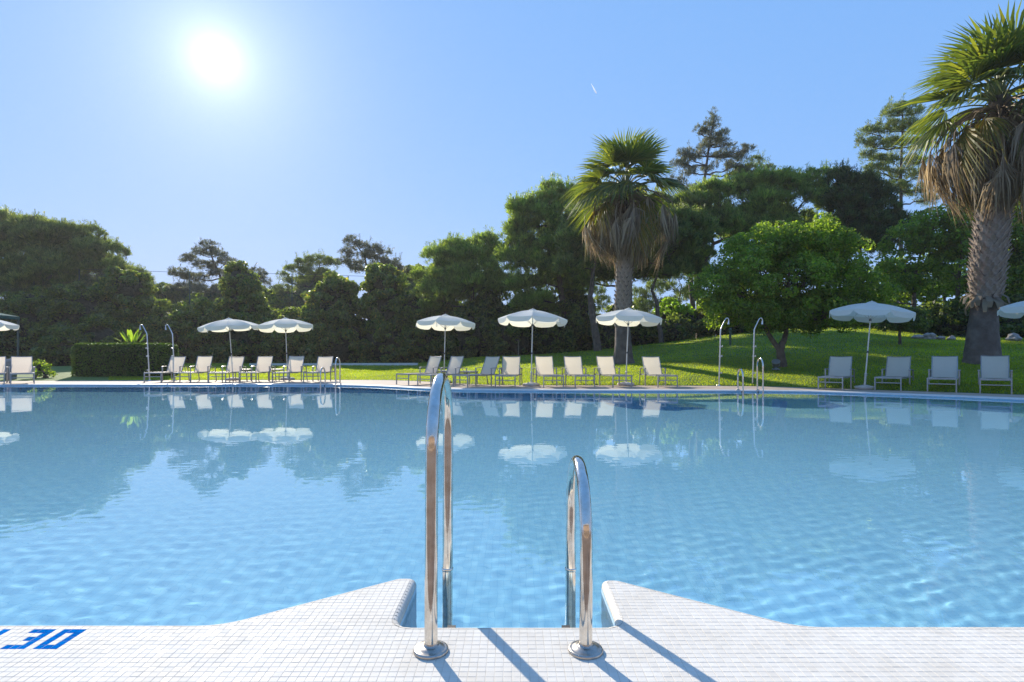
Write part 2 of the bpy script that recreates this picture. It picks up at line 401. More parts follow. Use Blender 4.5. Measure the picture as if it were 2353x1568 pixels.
bn_o = tag(bn.build('bullnose_tile', M['tile'], deck), kind='stuff')
gr = 0.0008
rows = []
for a in [rad(k) for k in (0, 22, 45, 68, 90)]:
    rr_ = NOSE - gr
    rows.append([(*(p + n * (-NOSE + rr_ * math.sin(a))), -NOSE + rr_ * math.cos(a)) for p, n in zip(nl, nn)])
loft('bullnose_bed', rows, M['grout'], True, deck)

def clip_half(poly, axis, val, keep_greater):
    out = []
    for i in range(len(poly)):
        a, b = poly[i], poly[(i + 1) % len(poly)]
        ia = (a[axis] >= val) == keep_greater; ib = (b[axis] >= val) == keep_greater
        if ia: out.append(a)
        if ia != ib:
            t = (val - a[axis]) / (b[axis] - a[axis]); out.append((a[0] + (b[0] - a[0]) * t, a[1] + (b[1] - a[1]) * t))
    return out
flat_near = [(p.x, p.y) for p in flat]
XT, Y0T = 2.35, 1.512
sub = clip_half(clip_half(flat_near + [(14, Y0T_), (-14, Y0T_)], 0, -XT, True), 0, XT, False)
# depth figures 1.30 set in blue tile: column index from the left foot of the 3, row from the top
ROW0 = G(200, 1454).y
DIG = {'1': [(1, r) for r in range(5)], '3': [(0, 0), (1, 0), (2, 0), (2, 1), (1, 2), (2, 2), (2, 3), (0, 4), (1, 4), (2, 4)],
       '0': [(0, 0), (1, 0), (2, 0), (0, 1), (2, 1), (0, 2), (2, 2), (0, 3), (2, 3), (0, 4), (1, 4), (2, 4)]}
XREF = G(123, 1454).x                 # centre of the first top tile of the 3... column zero
c0 = round(XREF / PITCH - 0.5) - 3; r0 = round(ROW0 / PITCH - 0.5)
blue = set()
for ch, dx in (('3', 0), ('0', 4)):
    for cx_, ry in DIG[ch]: blue.add((c0 + dx + cx_, r0 - ry))
for ry in range(5): blue.add((c0 - 4, r0 - ry))
blue.add((c0 - 2, r0 - 4))
tiles = []
rng = random.Random(5)
for iy in range(int(Y0T / PITCH), int(2.5 / PITCH) + 1):
    y0, y1 = iy * PITCH + GAP / 2, (iy + 1) * PITCH - GAP / 2
    strip = clip_half(clip_half(sub, 1, y0, True), 1, y1, False)
    if len(strip) < 3: continue
    for ix in range(int(-XT / PITCH) - 1, int(XT / PITCH) + 1):
        x0, x1 = ix * PITCH + GAP / 2, (ix + 1) * PITCH - GAP / 2
        whole = y1 < 1.98
        pl = [(x0, y0), (x1, y0), (x1, y1), (x0, y1)] if whole else clip_half(clip_half(strip, 0, x0, True), 0, x1, False)
        if len(pl) < 3: continue
        ar = abs(sum(a[0] * b[1] - b[0] * a[1] for a, b in zip(pl, pl[1:] + pl[:1]))) / 2
        if ar < 2e-5: continue
        full = ar > 0.97 * (PITCH - GAP) ** 2
        tiles.append((ix, iy, pl, full))
def tile_geo(b, pl, dz, tilt=(0, 0)):
    cx_ = sum(p[0] for p in pl) / len(pl); cy_ = sum(p[1] for p in pl) / len(pl); n = len(pl)
    f = lambda p, k, z: (cx_ + (p[0] - cx_) * k, cy_ + (p[1] - cy_) * k, z + dz + tilt[0] * (p[0] - cx_) + tilt[1] * (p[1] - cy_))
    vs = [f(p, 1, -0.0030) for p in pl] + [f(p, 1, -0.0006) for p in pl] + [f(p, 0.95, 0) for p in pl]
    fs = [(i, (i + 1) % n, n + (i + 1) % n, n + i) for i in range(n)] + [(n + i, n + (i + 1) % n, 2 * n + (i + 1) % n, 2 * n + i) for i in range(n)] + [tuple(range(2 * n, 3 * n))]
    b.add(vs, fs)
h = (PITCH - GAP) / 2; one = MB(); tile_geo(one, [(-h, -h), (h, -h), (h, h), (-h, h)], 0)
tile_me = one.mesh('tile'); tile_me.materials.append(M['tile'])
blue_me = tile_me.copy(); blue_me.materials.clear(); blue_me.materials.append(M['tile_blue'])
inframe = lambda ix, iy: abs((ix + .5) * PITCH) < 1176 / F * (iy + .5) * PITCH - 0.02 and EYE / ((iy + .5) * PITCH) * F + YH < IMG_H - 4
picked = [t for t in tiles if t[3] and inframe(t[0], t[1])]
picked.sort(key=lambda t: (0 if (t[0], t[1]) in blue else 1, t[1], abs(t[0])))
chosen = set((t[0], t[1]) for t in picked[:300])
rest = MB(); rest_blue = MB()
for ix, iy, pl, full in tiles:
    tl = (rng.gauss(0, 0.006), rng.gauss(0, 0.006)); dz = rng.uniform(-0.0003, 0.0002)
    if (ix, iy) in chosen:
        o = bpy.data.objects.new('tile', blue_me if (ix, iy) in blue else tile_me); COL.objects.link(o); o.parent = deck
        o.location = ((ix + .5) * PITCH, (iy + .5) * PITCH, dz); o.rotation_euler = (tl[1], -tl[0], 0)
    else: tile_geo(rest_blue if (ix, iy) in blue else rest, pl, dz, tl)
tag(rest.build('tile_field', M['tile'], deck), kind='stuff')
if rest_blue.v: tag(rest_blue.build('blue_tile_field', M['tile_blue'], deck), kind='stuff')
# the rest of the deck round the viewer, where single tiles are out of sight
M['terrace'] = solid('brown_terrace_stone', [(0.3, (0.20, 0.14, 0.10)), (0.55, (0.27, 0.195, 0.145)), (0.8, (0.35, 0.26, 0.20))], 3, 0.8, bump_s=0.3)
terrace = tag(link('terrace', fill_poly([Vector((-60, -40)), Vector((60, -40)), Vector((60, Y0T)), Vector((-60, Y0T))], -0.001), M['terrace']), kind='structure')
for sx in (-1, 1):
    b = fill_poly([Vector((sx * XT, Y0T)), Vector((sx * 14, Y0T)), Vector((sx * 14, 2.02 - 0.0)), Vector((sx * XT, 2.02))], -0.0005)
    tag(link('deck_side', b, M['deck_far']), kind='structure')
# ------------------------------------------------------------------ pool ladders
def steel(name, col, rough, stain):
    m, nd, lk = mat(name); o = N(nd, 'ShaderNodeOutputMaterial'); p = N(nd, 'ShaderNodeBsdfPrincipled')
    p.inputs['Metallic'].default_value = 1
    f = noise(nd, lk, 22, 6, rough=0.65)
    lk.new(ramp(nd, lk, f, [(0.35, col), (0.75, stain)]), p.inputs['Base Color'])
    mr = N(nd, 'ShaderNodeMapRange'); mr.inputs['From Min'].default_value = 0.35; mr.inputs['From Max'].default_value = 0.75
    mr.inputs['To Min'].default_value = rough; mr.inputs['To Max'].default_value = rough + 0.12
    lk.new(noise(nd, lk, 60, 5, rough=0.7), mr.inputs['Value']); lk.new(mr.outputs[0], p.inputs['Roughness'])
    lk.new(bump(nd, lk, noise(nd, lk, 9, 2), 0.06, 0.01), p.inputs['Normal'])
    lk.new(p.outputs[0], o.inputs[0]); return m
M['steel'] = steel('stainless_steel', (0.76, 0.72, 0.66), 0.07, (0.52, 0.45, 0.38))
M['steel_dull'] = steel('dull_stainless_steel', (0.52, 0.48, 0.43), 0.26, (0.36, 0.31, 0.27))
M['rubber'] = solid('black_rubber', [(0.3, (0.02, 0.02, 0.022)), (0.7, (0.04, 0.04, 0.042))], 20, 0.7)

def rail_path(h, y_front, y_back, zb, lean=0.0, n=14):
    """inverted U in the y-z plane: front post on deck, arch, back post down into the water"""
    yc, rr = (y_front + y_back) / 2, (y_back - y_front) / 2
    pts = [(0, y_front, -0.01), (0, y_front, 0.10), (0, y_front, (h - rr) * 0.55), (0, y_front, h - rr - 0.03)]
    for k in range(n + 1):
        a = math.pi - math.pi * k / n
        pts.append((0, yc + rr * math.cos(a), h - rr + rr * math.sin(a)))
    pts += [(0, y_back, h - rr - 0.04), (0, y_back, 0.09)]
    return [(p[0] + lean * max(p[2], 0) , p[1], p[2]) for p in pts]
def make_ladder(name, loc, rz, x_tall, x_short, h_tall, h_short, yf, yb, R, label, detail=True):
    L = empty(name, loc, rz, label, 'pool ladder', None)
    n = 28 if detail else 12
    for xx, hh, ln in ((x_tall, h_tall, 0.004), (x_short, h_short, 0.006)):
        b = MB(); b.tube(rail_path(hh, yf, yb, 0, ln, 28 if detail else 16), R, n)
        r = b.build('handrail', M['steel'], L); r.location.x = xx
        b = MB(); b.tube([(0, yb, 0.095), (0, yb, -0.4), (0, yb, -0.98), (0, yb - 0.06, -1.05), (0, yb - 0.20, -1.07)], R * 0.985, n)
        b.build('lower_tube', M['steel'], r)
        b = MB(); b.lathe([(R * 1.0, 0.084), (R * 1.10, 0.086), (R * 1.10, 0.096), (R, 0.098)], n, (0, yb, 0)); b.build('collar', M['steel'], r)
        fl = 0.0575
        b = MB(); b.lathe([(fl, 0.0005), (fl, 0.006), (fl * 0.96, 0.010), (fl * 0.86, 0.0115), (fl * 0.80, 0.0105), (fl * 0.70, 0.016), (R * 1.25, 0.019), (R * 1.06, 0.020), (R * 1.0, 0.030)], 40 if detail else 16, (0, yf, 0))
        b.build('flange', M['steel_dull'], r)
    x0, x1 = sorted((x_tall, x_short))
    for k in range(3):
        zz = -0.36 - 0.25 * k
        b = MB(); b.box(((x0 + x1) / 2, yb, zz), (x1 - x0 - 2 * R, 0.075, 0.022)); b.box(((x0 + x1) / 2, yb, zz + 0.014), (x1 - x0 - 2 * R - 0.04, 0.06, 0.006)); b.build('step', M['steel'], L)
    for xx in (x0 + 0.045, x1 - 0.045):
        b = MB(); b.box((xx, yf + 0.205, -0.045), (0.03, 0.028, 0.05)); b.build('bumper', M['rubber'], L)
    return L
FR = G(990, 1497); FRR = G(1345.5, 1495)
YF = (FR.y + FRR.y) / 2
make_ladder('pool_ladder', (0, 0, 0), 0, FR.x, FRR.x, 0.889, 0.578, YF, YF + 0.475, 0.0215, 'near stainless steel pool ladder on white mosaic deck in front of the viewer')
# ------------------------------------------------------------------ far deck, ground, lawn
fn = normals2(far)                               # towards the water
M['coping'] = solid('white_coping', [(0.3, (0.55, 0.54, 0.52)), (0.7, (0.64, 0.63, 0.61))], 14, 0.45, bump_s=0.1)
def paving_mat():
    m, nd, lk = mat('pink_beige_paving'); o = N(nd, 'ShaderNodeOutputMaterial'); p = N(nd, 'ShaderNodeBsdfPrincipled')
    tc = N(nd, 'ShaderNodeTexCoord')
    b = N(nd, 'ShaderNodeTexBrick'); b.offset = 0.5
    b.inputs['Scale'].default_value = 1.0; b.inputs['Brick Width'].default_value = 0.6; b.inputs['Row Height'].default_value = 0.4; b.inputs['Mortar Size'].default_value = 0.006
    b.inputs['Color1'].default_value = (0.38, 0.30, 0.24, 1); b.inputs['Color2'].default_value = (0.44, 0.36, 0.30, 1); b.inputs['Mortar'].default_value = (0.30, 0.26, 0.22, 1)
    lk.new(tc.outputs['Object'], b.inputs['Vector'])
    mu = N(nd, 'ShaderNodeMixRGB', blend_type='MULTIPLY'); mu.inputs[0].default_value = 1
    lk.new(b.outputs['Color'], mu.inputs[1]); lk.new(ramp(nd, lk, noise(nd, lk, 2.2, 6), [(0.3, (0.86, 0.84, 0.82)), (0.7, (1.05, 1.03, 1.0))]), mu.inputs[2])
    lk.new(mu.outputs[0], p.inputs['Base Color']); p.inputs['Roughness'].default_value = 0.8
    lk.new(bump(nd, lk, b.outputs['Fac'], -0.4, 0.004), p.inputs['Normal']); lk.new(p.outputs[0], o.inputs[0]); return m
M['paving'] = paving_mat()
CW = 0.34
prof = [(0.0, -NOSE - 0.02), (0.0, -NOSE), (-0.008, -0.010), (-NOSE, 0.0), (-CW, 0.004)]
coping = loft('pool_coping', [[(*(p + n * r), z) for p, n in zip(far, fn)] for r, z in prof], M['coping'])
tag(coping, kind='structure')
bnd_px = [(-420, 879), (-200, 877), (0, 876.5), (150, 875), (330, 874.6), (600, 874), (860, 873.6), (930, 875), (990, 878), (1040, 881), (1090, 884), (1160, 885.6), (1325, 886), (1500, 886.4), (1750, 888), (1863, 891.6), (2000, 896), (2150, 901), (2280, 905.4), (2353, 908), (2600, 917), (3000, 930)]
bnd = smooth_line([G(a, b).to_2d() for a, b in bnd_px], 2)
outer = off(far, fn, -CW)
pav = link('paving', fill_poly(outer[6:-3] + bnd[2:], 0.003), M['paving']); tag(pav, kind='structure')
M['soil'] = solid('soil_and_litter', [(0.3, (0.05, 0.042, 0.03)), (0.6, (0.085, 0.07, 0.045)), (0.8, (0.06, 0.075, 0.03))], 1.4, 0.95, bump_s=0.4, bump_scale=9, bump_d=0.05)
M['lawn'] = solid('lawn_thatch', [(0.25, (0.075, 0.13, 0.02)), (0.5, (0.10, 0.165, 0.025)), (0.75, (0.14, 0.19, 0.035))], 2.5, 0.9, bump_s=0.5, bump_scale=70, bump_d=0.03)
gp = MB(); gp.add([(-1500, -400, -2.2), (1500, -400, -2.2), (1500, 2500, -2.2), (-1500, 2500, -2.2)], [(0, 1, 2, 3)])
tag(gp.build('ground', M['soil']), kind='structure')

# lawn: rises from the paving to the hedges; control points (column, [(distance, row)]) read off the photograph
cols = [(-700, 42, 838), (-300, 42, 838), (0, 42, 837), (400, 41, 836), (960, 41, 835.5), (1100, 38, 821), (1250, 36, 815), (1372, 35, 805), (1530, 35, 788), (1650, 36, 772), (1800, 36, 758), (1950, 36, 750), (2050, 34, 760), (2150, 30, 774), (2353, 28.5, 778), (2700, 28, 782), (3200, 28, 790)]
bx = [(p.x / p.y * F + CX, p.y) for p in bnd]; bx.sort()
def d_front(px):
    return float(np.interp(px, [a for a, b in bx], [b for a, b in bx]))
def back(px):
    q = [c[0] for c in cols]
    return float(np.interp(px, q, [c[1] for c in cols])), float(np.interp(px, q, [Z(c[2], c[1]) for c in cols]))
def ground_z(x, y):
    px = x / max(y, 1) * F + CX; d0 = d_front(px); d1, z1 = back(px)
    t = (y - d0) / (d1 - d0)
    if t <= 0: return 0.0
    if t >= 1: return z1 + 0.012 * (y - d1) * (1 if y < d1 + 30 else 30 / (y - d1))
    und = 0.04 * math.sin(x * 0.7) * math.sin(y * 0.5) * min(t * 4, 1) * (1 - t)
    return 0.012 + z1 * t ** 0.88 + und
PXS = list(range(-700, 3201, 26)); rows = []
TS = [0, 0.01, 0.03, 0.06] + [0.1 + 0.05 * i for i in range(19)] + [1.1, 1.3, 1.7, 2.6, 5, 12, 30]
for t in TS:
    r = []
    for px in PXS:
        d0 = d_front(px); d1, z1 = back(px); y = d0 + (d1 - d0) * t
        r.append((X(px, y), y, ground_z(X(px, y), y) if t > 0 else -0.02))
    rows.append(r)
lawn = loft('lawn', rows, M['lawn'], True); tag(lawn, kind='structure')

def at_ground(px, d, dz=0.0):
    x = X(px, d); return Vector((x, d, ground_z(x, d) + dz))
# grass blades on the lawn in view
M['grass'] = leafy('grass_blade', [(0, (0.10, 0.16, 0.014)), (0.5, (0.16, 0.245, 0.022)), (0.85, (0.215, 0.29, 0.035)), (1, (0.28, 0.29, 0.07))], 0.62, (3.0, 2.6, 0.5), 0.5, 0.3, 0.5, 0.3)
rg = np.random.default_rng(3)
npx = np.array(PXS)
def grass(n, t0, t1, hgt_, wid):
    px = rg.uniform(250, 2420, n); t = t0 + (t1 - t0) * rg.random(n) ** 1.0
    d0 = np.interp(px, [a for a, b in bx], [b for a, b in bx])
    q = [c[0] for c in cols]; d1 = np.interp(px, q, [c[1] for c in cols]); z1 = np.interp(px, q, [Z(c[2], c[1]) for c in cols])
    y = d0 + (d1 - d0) * t; x = (px - CX) / F * y
    z = 0.012 + z1 * t ** 0.88 + 0.04 * np.sin(x * 0.7) * np.sin(y * 0.5) * np.minimum(t * 4, 1) * (1 - t) - 0.012
    a = rg.uniform(0, 2 * np.pi, n); w = wid * rg.uniform(0.6, 1.3, n); hh = hgt_ * rg.uniform(0.55, 1.35, n)
    lx, ly = rg.normal(0, 0.45, n) * hh, rg.normal(0, 0.45, n) * hh
    P = np.stack([x, y, z], 1); s_ = np.stack([np.cos(a) * w, np.sin(a) * w, np.zeros(n)], 1)
    tip = P + np.stack([lx, ly, hh], 1)
    return np.stack([P - s_, P + s_, tip], 1).reshape(-1, 3)
gv = np.concatenate([grass(190000, 0.003, 0.35, 0.05, 0.010), grass(130000, 0.35, 1.0, 0.06, 0.016)])
tag(link('grass', np_mesh('grass', gv, None, 3), M['grass']), 'short green lawn grass behind the pool deck', 'grass', kind='stuff')
# white kerb at the back of the lawn on the left
kb = MB()
kpts = [D(575, 836.2, 37), D(960, 835, 37)]
M['kerb'] = solid('kerb_stone', [(0.3, (0.55, 0.54, 0.52)), (0.7, (0.68, 0.67, 0.65))], 5, 0.8)
kb.bar((kpts[0].x, kpts[0].y, kpts[0].z - 0.1), (kpts[1].x, kpts[1].y, kpts[1].z - 0.1), 0.25, 0.24); tag(kb.build('kerb', M['kerb']), kind='structure')
# ------------------------------------------------------------------ sun loungers, parasols, tables, showers
M['frame'] = solid('grey_aluminium', [(0.3, (0.30, 0.29, 0.285)), (0.7, (0.40, 0.39, 0.38))], 8, 0.45, metal=0.55)
M['sling'] = cloth('cream_sling', (0.76, 0.72, 0.66), (0.82, 0.785, 0.73), 0.45, (0.90, 0.78, 0.60), 0.75)
M['canvas'] = cloth('off_white_canvas', (0.80, 0.79, 0.77), (0.86, 0.855, 0.83), 0.45, (0.93, 0.89, 0.72), 0.85)
M['pole'] = solid('cream_pole', [(0.3, (0.62, 0.57, 0.49)), (0.7, (0.72, 0.67, 0.60))], 6, 0.4, metal=0.2)
M['concrete'] = solid('base_concrete', [(0.3, (0.46, 0.41, 0.36)), (0.7, (0.60, 0.55, 0.49))], 9, 0.85, bump_s=0.3)
M['dark_metal'] = solid('dark_fitting', [(0.3, (0.06, 0.06, 0.065)), (0.7, (0.11, 0.11, 0.115))], 10, 0.5, metal=0.5)

LW, LS, LF, HB = 0.31, 0.365, -1.28, (0.27, 0.975)     # half width, seat height, foot end, top of back (y, z)
def lounger_parts():
    parts = []
    b = MB()
    for s in (-1, 1): b.bar((s * LW, LF, LS), (s * LW, 0.44, LS), 0.026, 0.042)
    b.bar((-LW, LF, LS), (LW, LF, LS), 0.026, 0.042); b.bar((-LW, 0.43, LS - 0.01), (LW, 0.43, LS - 0.01), 0.024, 0.03)
    b.bar((-LW, LF + 0.012, 0.225), (LW, LF + 0.012, 0.225), 0.02, 0.026)
    b.bar((-LW, -0.42, LS - 0.03), (LW, -0.42, LS - 0.03), 0.02, 0.022)
    parts.append(('frame', b.mesh('frame'), 'frame', []))
    for s in (-1, 1):
        b = MB(); b.bar((s * LW, LF, 0), (s * LW, LF, LS + 0.02), 0.032, 0.030); parts.append(('leg', b.mesh('leg'), 'frame', []))
        b = MB(); b.bar((s * (LW + 0.032), -0.16, 0), (s * (LW + 0.032), -0.16, 0.575), 0.034, 0.030); parts.append(('leg', b.mesh('leg'), 'frame', []))
        b = MB(); b.bar((s * (LW + 0.032), 0.47, 0), (s * (LW + 0.032), 0.36, 0.55), 0.030, 0.026); parts.append(('leg', b.mesh('leg'), 'frame', []))
        b = MB(); b.add(*arm(s)); parts.append(('armrest', b.mesh('armrest'), 'frame', []))
    # seat sling sags a little
    b = MB(); ny, nx = 10, 6; vs = []
    for j in range(ny + 1):
        y = LF + 0.02 + (0.0 - LF - 0.02) * j / ny
        for i in range(nx + 1):
            u = -1 + 2 * i / nx; vs.append((u * (LW - 0.012), y, LS + 0.015 - 0.022 * (1 - u * u)))
    b.add(vs, [(j * (nx + 1) + i, j * (nx + 1) + i + 1, (j + 1) * (nx + 1) + i + 1, (j + 1) * (nx + 1) + i) for j in range(ny) for i in range(nx)], 0, True)
    parts.append(('seat', b.mesh('seat'), 'sling', []))
    b = MB(); vs = []
    for j in range(ny + 1):
        t = j / ny
        for i in range(nx + 1):
            u = -1 + 2 * i / nx; sag = 0.025 * (1 - u * u) * (1 - 0.6 * abs(2 * t - 1))
            vs.append((u * (LW - 0.02), HB[0] * t + 0.03 + sag * 0.9, LS + 0.01 + (HB[1] - LS - 0.005) * t - sag * 0.35 - 0.012 * (1 - u * u) * t))
    b.add(vs, [(j * (nx + 1) + i, j * (nx + 1) + i + 1, (j + 1) * (nx + 1) + i + 1, (j + 1) * (nx + 1) + i) for j in range(ny) for i in range(nx)], 0, True)
    bf = MB()
    for s in (-1, 1): bf.bar((s * (LW - 0.016), 0.03, LS), (s * (LW - 0.016), HB[0] + 0.03, HB[1]), 0.022, 0.026, (0, 1, 0))
    bf.tube([((-LW + 0.016) * (1 - 2 * k / 6), HB[0] + 0.03 + 0.012 * (1 - (1 - 2 * k / 6) ** 2), HB[1] - 0.012 * (1 - (1 - 2 * k / 6) ** 2)) for k in range(7)], 0.012, 6)
    sts = []
    for s in (-1, 1): st = MB(); st.bar((s * (LW - 0.05), 0.165, 0.67), (s * (LW - 0.05), 0.40, LS), 0.014, 0.014); sts.append(('strut', st.mesh('strut'), 'frame'))
    parts.append(('backrest', b.mesh('backrest'), 'sling', [('back_frame', bf.mesh('back_frame'), 'frame'), *sts]))
    return parts
def arm(s):
    x = s * (LW + 0.032); pr = [(-0.185, 0.572), (-0.10, 0.588), (0.10, 0.590), (0.28, 0.572), (0.40, 0.548)]; vs = []
    for y, z in pr:
        for dx in (-0.026, 0.026):
            for dz in (0.008, -0.010): vs.append((x + dx, y, z + dz))
    fs = []
    for i in range(len(pr) - 1):
        a = 4 * i; fs += [(a, a + 2, a + 6, a + 4), (a + 1, a + 5, a + 7, a + 3), (a, a + 4, a + 5, a + 1), (a + 2, a + 3, a + 7, a + 6)]
    fs += [(0, 1, 3, 2), (4 * len(pr) - 4, 4 * len(pr) - 2, 4 * len(pr) - 1, 4 * len(pr) - 3)]
    return vs, fs
LP = lounger_parts()
for nme, me, mk, subs in LP:
    me.materials.append(M[mk])
    for _, sm_, smk in subs: sm_.materials.append(M[smk])
RL = random.Random(9)
GL = 'sun loungers on the far pool deck'
def lounger(px, py, rz_deg, label):
    """px, py: where the middle of the foot end stands; rz: turn of the foot end away from the viewer's axis (positive = foot to the right)"""
    p = G(px, py); a = rad(rz_deg)
    org = p - Matrix.Rotation(a, 3, 'Z') @ Vector((0, LF, 0))
    z = max(ground_z(org.x, org.y + 0.45), 0.0)
    t = empty('sun_lounger', (org.x, org.y, 0.006), a, label, 'sun lounger', GL)
    for nme, me, mk, subs in LP:
        o = link(nme, me, None, t)
        if nme == 'backrest':            # no two backs are set at quite the same angle
            k_ = RL.uniform(-0.05, 0.05); o.matrix_local = Matrix.Translation((0, 0.03, LS)) @ Matrix.Rotation(k_, 4, 'X') @ Matrix.Translation((0, -0.03, -LS))
        for sn, sm_, smk in subs: link(sn, sm_, None, o)
    return t
WHERE = [
 (-18, 884, 40, 'cream sun lounger cut off by the left edge of the picture'),
 (52, 883.4, 42, 'cream sun lounger facing the pool beside the clipped box hedge, under the green pavilion corner'),
 (351, 880.4, 0, 'cream sun lounger with grey frame in front of the left pair of showers'),
 (419, 880.2, 0, 'second cream lounger from the left showers, just left of a parasol pole'),
 (499, 880.2, 2, 'cream lounger right of the leftmost whole parasol pole, third from the left showers'),
 (569, 880.0, 1, 'cream lounger between the two left parasols, fourth from the left showers'),
 (645, 880.2, 0, 'cream lounger behind the second whole parasol pole from the left'),
 (717, 880.2, 1, 'cream lounger beside the far pool ladder on the left'),
 (925, 885.0, -38, 'cream lounger turned left, leftmost of three behind the tall ladder rail'),
 (975, 888.0, -38, 'cream lounger turned left, mostly behind the tall near ladder rail'),
 (1058, 890.0, -38, 'cream lounger turned left, just right of the tall near ladder rail'),
 (1161, 891.4, -7, 'cream lounger standing left of the middle parasol pole'),
 (1272, 891.6, 8, 'low-set cream lounger right of the middle parasol base'),
 (1344, 891.4, 8, 'cream lounger midway between the middle and the palm-side parasols'),
 (1430, 891.2, 11, 'cream lounger directly behind the parasol pole in front of the fan palm'),
 (1534, 891.4, 5, 'cream lounger standing alone right of the fan palm trunk'),
 (1908, 897.2, -40, 'white-looking shaded lounger left of the right parasol pole'),
 (2040, 898.8, -44, 'shaded lounger right of the right parasol pole, its foot end over the base'),
 (2164, 902.4, -40, 'shaded lounger in front of the big palm trunk, second from the right edge'),
 (2288, 905.8, -40, 'shaded lounger nearest the right edge of the picture'),
]
for a in WHERE: lounger(*a)

# parasols
def canopy_panel(R, rim, apex, drop, n=8):
    b = MB(); a = math.pi / n; NR, NA = 6, 8; vs = []; rows_ = []
    for i in range(NR + 1):
        t = 0.10 + 0.90 * i / NR
        for j in range(NA + 1):
            u = -1 + 2 * j / NA; th = u * a
            rr = R * t; sc = math.cos(a) / math.cos(th) if True else 1
            z = rim + (apex - rim) * (1 - t ** 1.75) - 0.035 * (1 - u * u) * t * (1 - 0.3 * t)
            vs.append((rr * sc / math.cos(a) * math.cos(th), rr * sc / math.cos(a) * math.sin(th), z))
    W_ = NA + 1
    fs = [(i * W_ + j, i * W_ + j + 1, (i + 1) * W_ + j + 1, (i + 1) * W_ + j) for i in range(NR) for j in range(NA)]
    b.add(vs, fs, 0, True)
    edge = vs[-W_:]; val = []
    for k in range(3):
        for j, e in enumerate(edge):
            u = -1 + 2 * j / NA; d_ = drop * (0.55 + 0.45 * math.sqrt(max(0, 1 - abs(u) ** 3)))
            if abs(u) > 0.99: d_ = drop * 0.35
            sh = 1.0 - 0.05 * max(0, abs(u) - 0.75) if k else 1
            val.append((e[0] * (1 + 0.004 * k), e[1] * sh * (1 + 0.004 * k), e[2] - d_ * k / 2))
    b.add(val, [(k * W_ + j, k * W_ + j + 1, (k + 1) * W_ + j + 1, (k + 1) * W_ + j) for k in range(2) for j in range(NA)], 0, False)
    me = b.mesh('canopy_panel'); me.materials.append(M['canvas']); return me
UR, URIM, UAPEX, UDROP = 1.06, 2.21, 2.50, 0.16
PANEL = canopy_panel(UR, URIM, UAPEX, UDROP)
b = MB(); b.lathe([(0.0, 0.055), (0.03, 0.052), (0.07, 0.04), (0.135, 0.008), (0.15, -0.02)], 16, (0, 0, UAPEX)); b.tube([(0, 0, UAPEX + 0.04), (0, 0, UAPEX + 0.075)], 0.012, 8)
CAP = b.mesh('cap'); CAP.materials.append(M['canvas'])
def rib_mesh():
    b = MB(); pts = [(UR * t, 0, URIM + (UAPEX - URIM) * (1 - t ** 1.75) - 0.012) for t in (0.03, 0.25, 0.5, 0.75, 0.985)]
    b.tube(pts, 0.006, 5); b.tube([(0.03, 0, 2.02), (0.5, 0, URIM + (UAPEX - URIM) * (1 - 0.5 ** 1.75) - 0.02)], 0.005, 5)
    me = b.mesh('rib'); me.materials.append(M['pole']); return me
RIB = rib_mesh()
b = MB(); b.tube([(0, 0, 0.06), (0, 0, 1.1), (0, 0, UAPEX)], 0.019, 12); POLE = b.mesh('pole'); POLE.materials.append(M['pole'])
b = MB(); b.lathe([(0.024, 1.05), (0.026, 1.06), (0.026, 1.10), (0.022, 1.11)], 12); b.box((0.035, 0, 1.08), (0.03, 0.016, 0.016)); COLL = b.mesh('collar'); COLL.materials.append(M['dark_metal'])
b = MB(); b.lathe([(0.03, 1.98), (0.034, 1.99), (0.034, 2.04), (0.02, 2.05)], 12); HUB = b.mesh('hub'); HUB.materials.append(M['dark_metal'])
b = MB(); b.lathe([(0.0, 0.0), (0.27, 0.0), (0.285, 0.015), (0.285, 0.055), (0.265, 0.085), (0.16, 0.10), (0.06, 0.125), (0.0, 0.13)], 28); BASE = b.mesh('base'); BASE.materials.append(M['concrete'])
b = MB(); b.lathe([(0.0, 0.12), (0.036, 0.12), (0.030, 0.14), (0.030, 0.42), (0.036, 0.43), (0.036, 0.46), (0.02, 0.47)], 14); b.box((0.04, 0, 0.40), (0.04, 0.014, 0.014)); TUBE = b.mesh('sleeve'); TUBE.materials.append(M['pole'])
b = MB(); b.bar((0.0, 0, 0), (0.02, 0, -0.17), 0.022, 0.004); b.bar((0.02, 0, -0.17), (0.0, 0.02, -0.22), 0.03, 0.004); STRAP = b.mesh('tie_strap'); STRAP.materials.append(M['canvas'])
def parasol(px, py, lean_x, lean_y, rz, label, strap=1, zs=1.0):
    p = G(px, py)
    t = empty('parasol', (p.x, p.y, 0.005), 0, label, 'parasol', 'parasols on the far pool deck')
    q = Matrix.Translation((0, 0, 0.1)) @ Matrix.Rotation(lean_x, 4, 'Y') @ Matrix.Rotation(lean_y, 4, 'X') @ Matrix.Translation((0, 0, -0.1)) @ Matrix.Diagonal((1, 1, zs, 1))
    def part(n_, me, ang=0.0, par=None):
        o = link(n_, me, None, par or t)
        o.matrix_local = (q if par is None else Matrix.Identity(4)) @ Matrix.Rotation(ang, 4, 'Z'); return o
    link('base', BASE, None, t)
    part('sleeve', TUBE, rz); po = part('pole', POLE); part('collar', COLL, rz, po); part('hub', HUB, rz, po); part('cap', CAP)
    for k in range(8):
        part('canopy_panel', PANEL, rz + k * math.pi / 4); part('rib', RIB, rz + (k + .5) * math.pi / 4)
    for k in range(strap):
        o = link('tie_strap', STRAP, None, t); a = rz + (2 * k + 5 + .5) * math.pi / 4
        o.matrix_local = q @ Matrix.Translation((1.05 * math.cos(a), 1.05 * math.sin(a), URIM - 0.03)); 
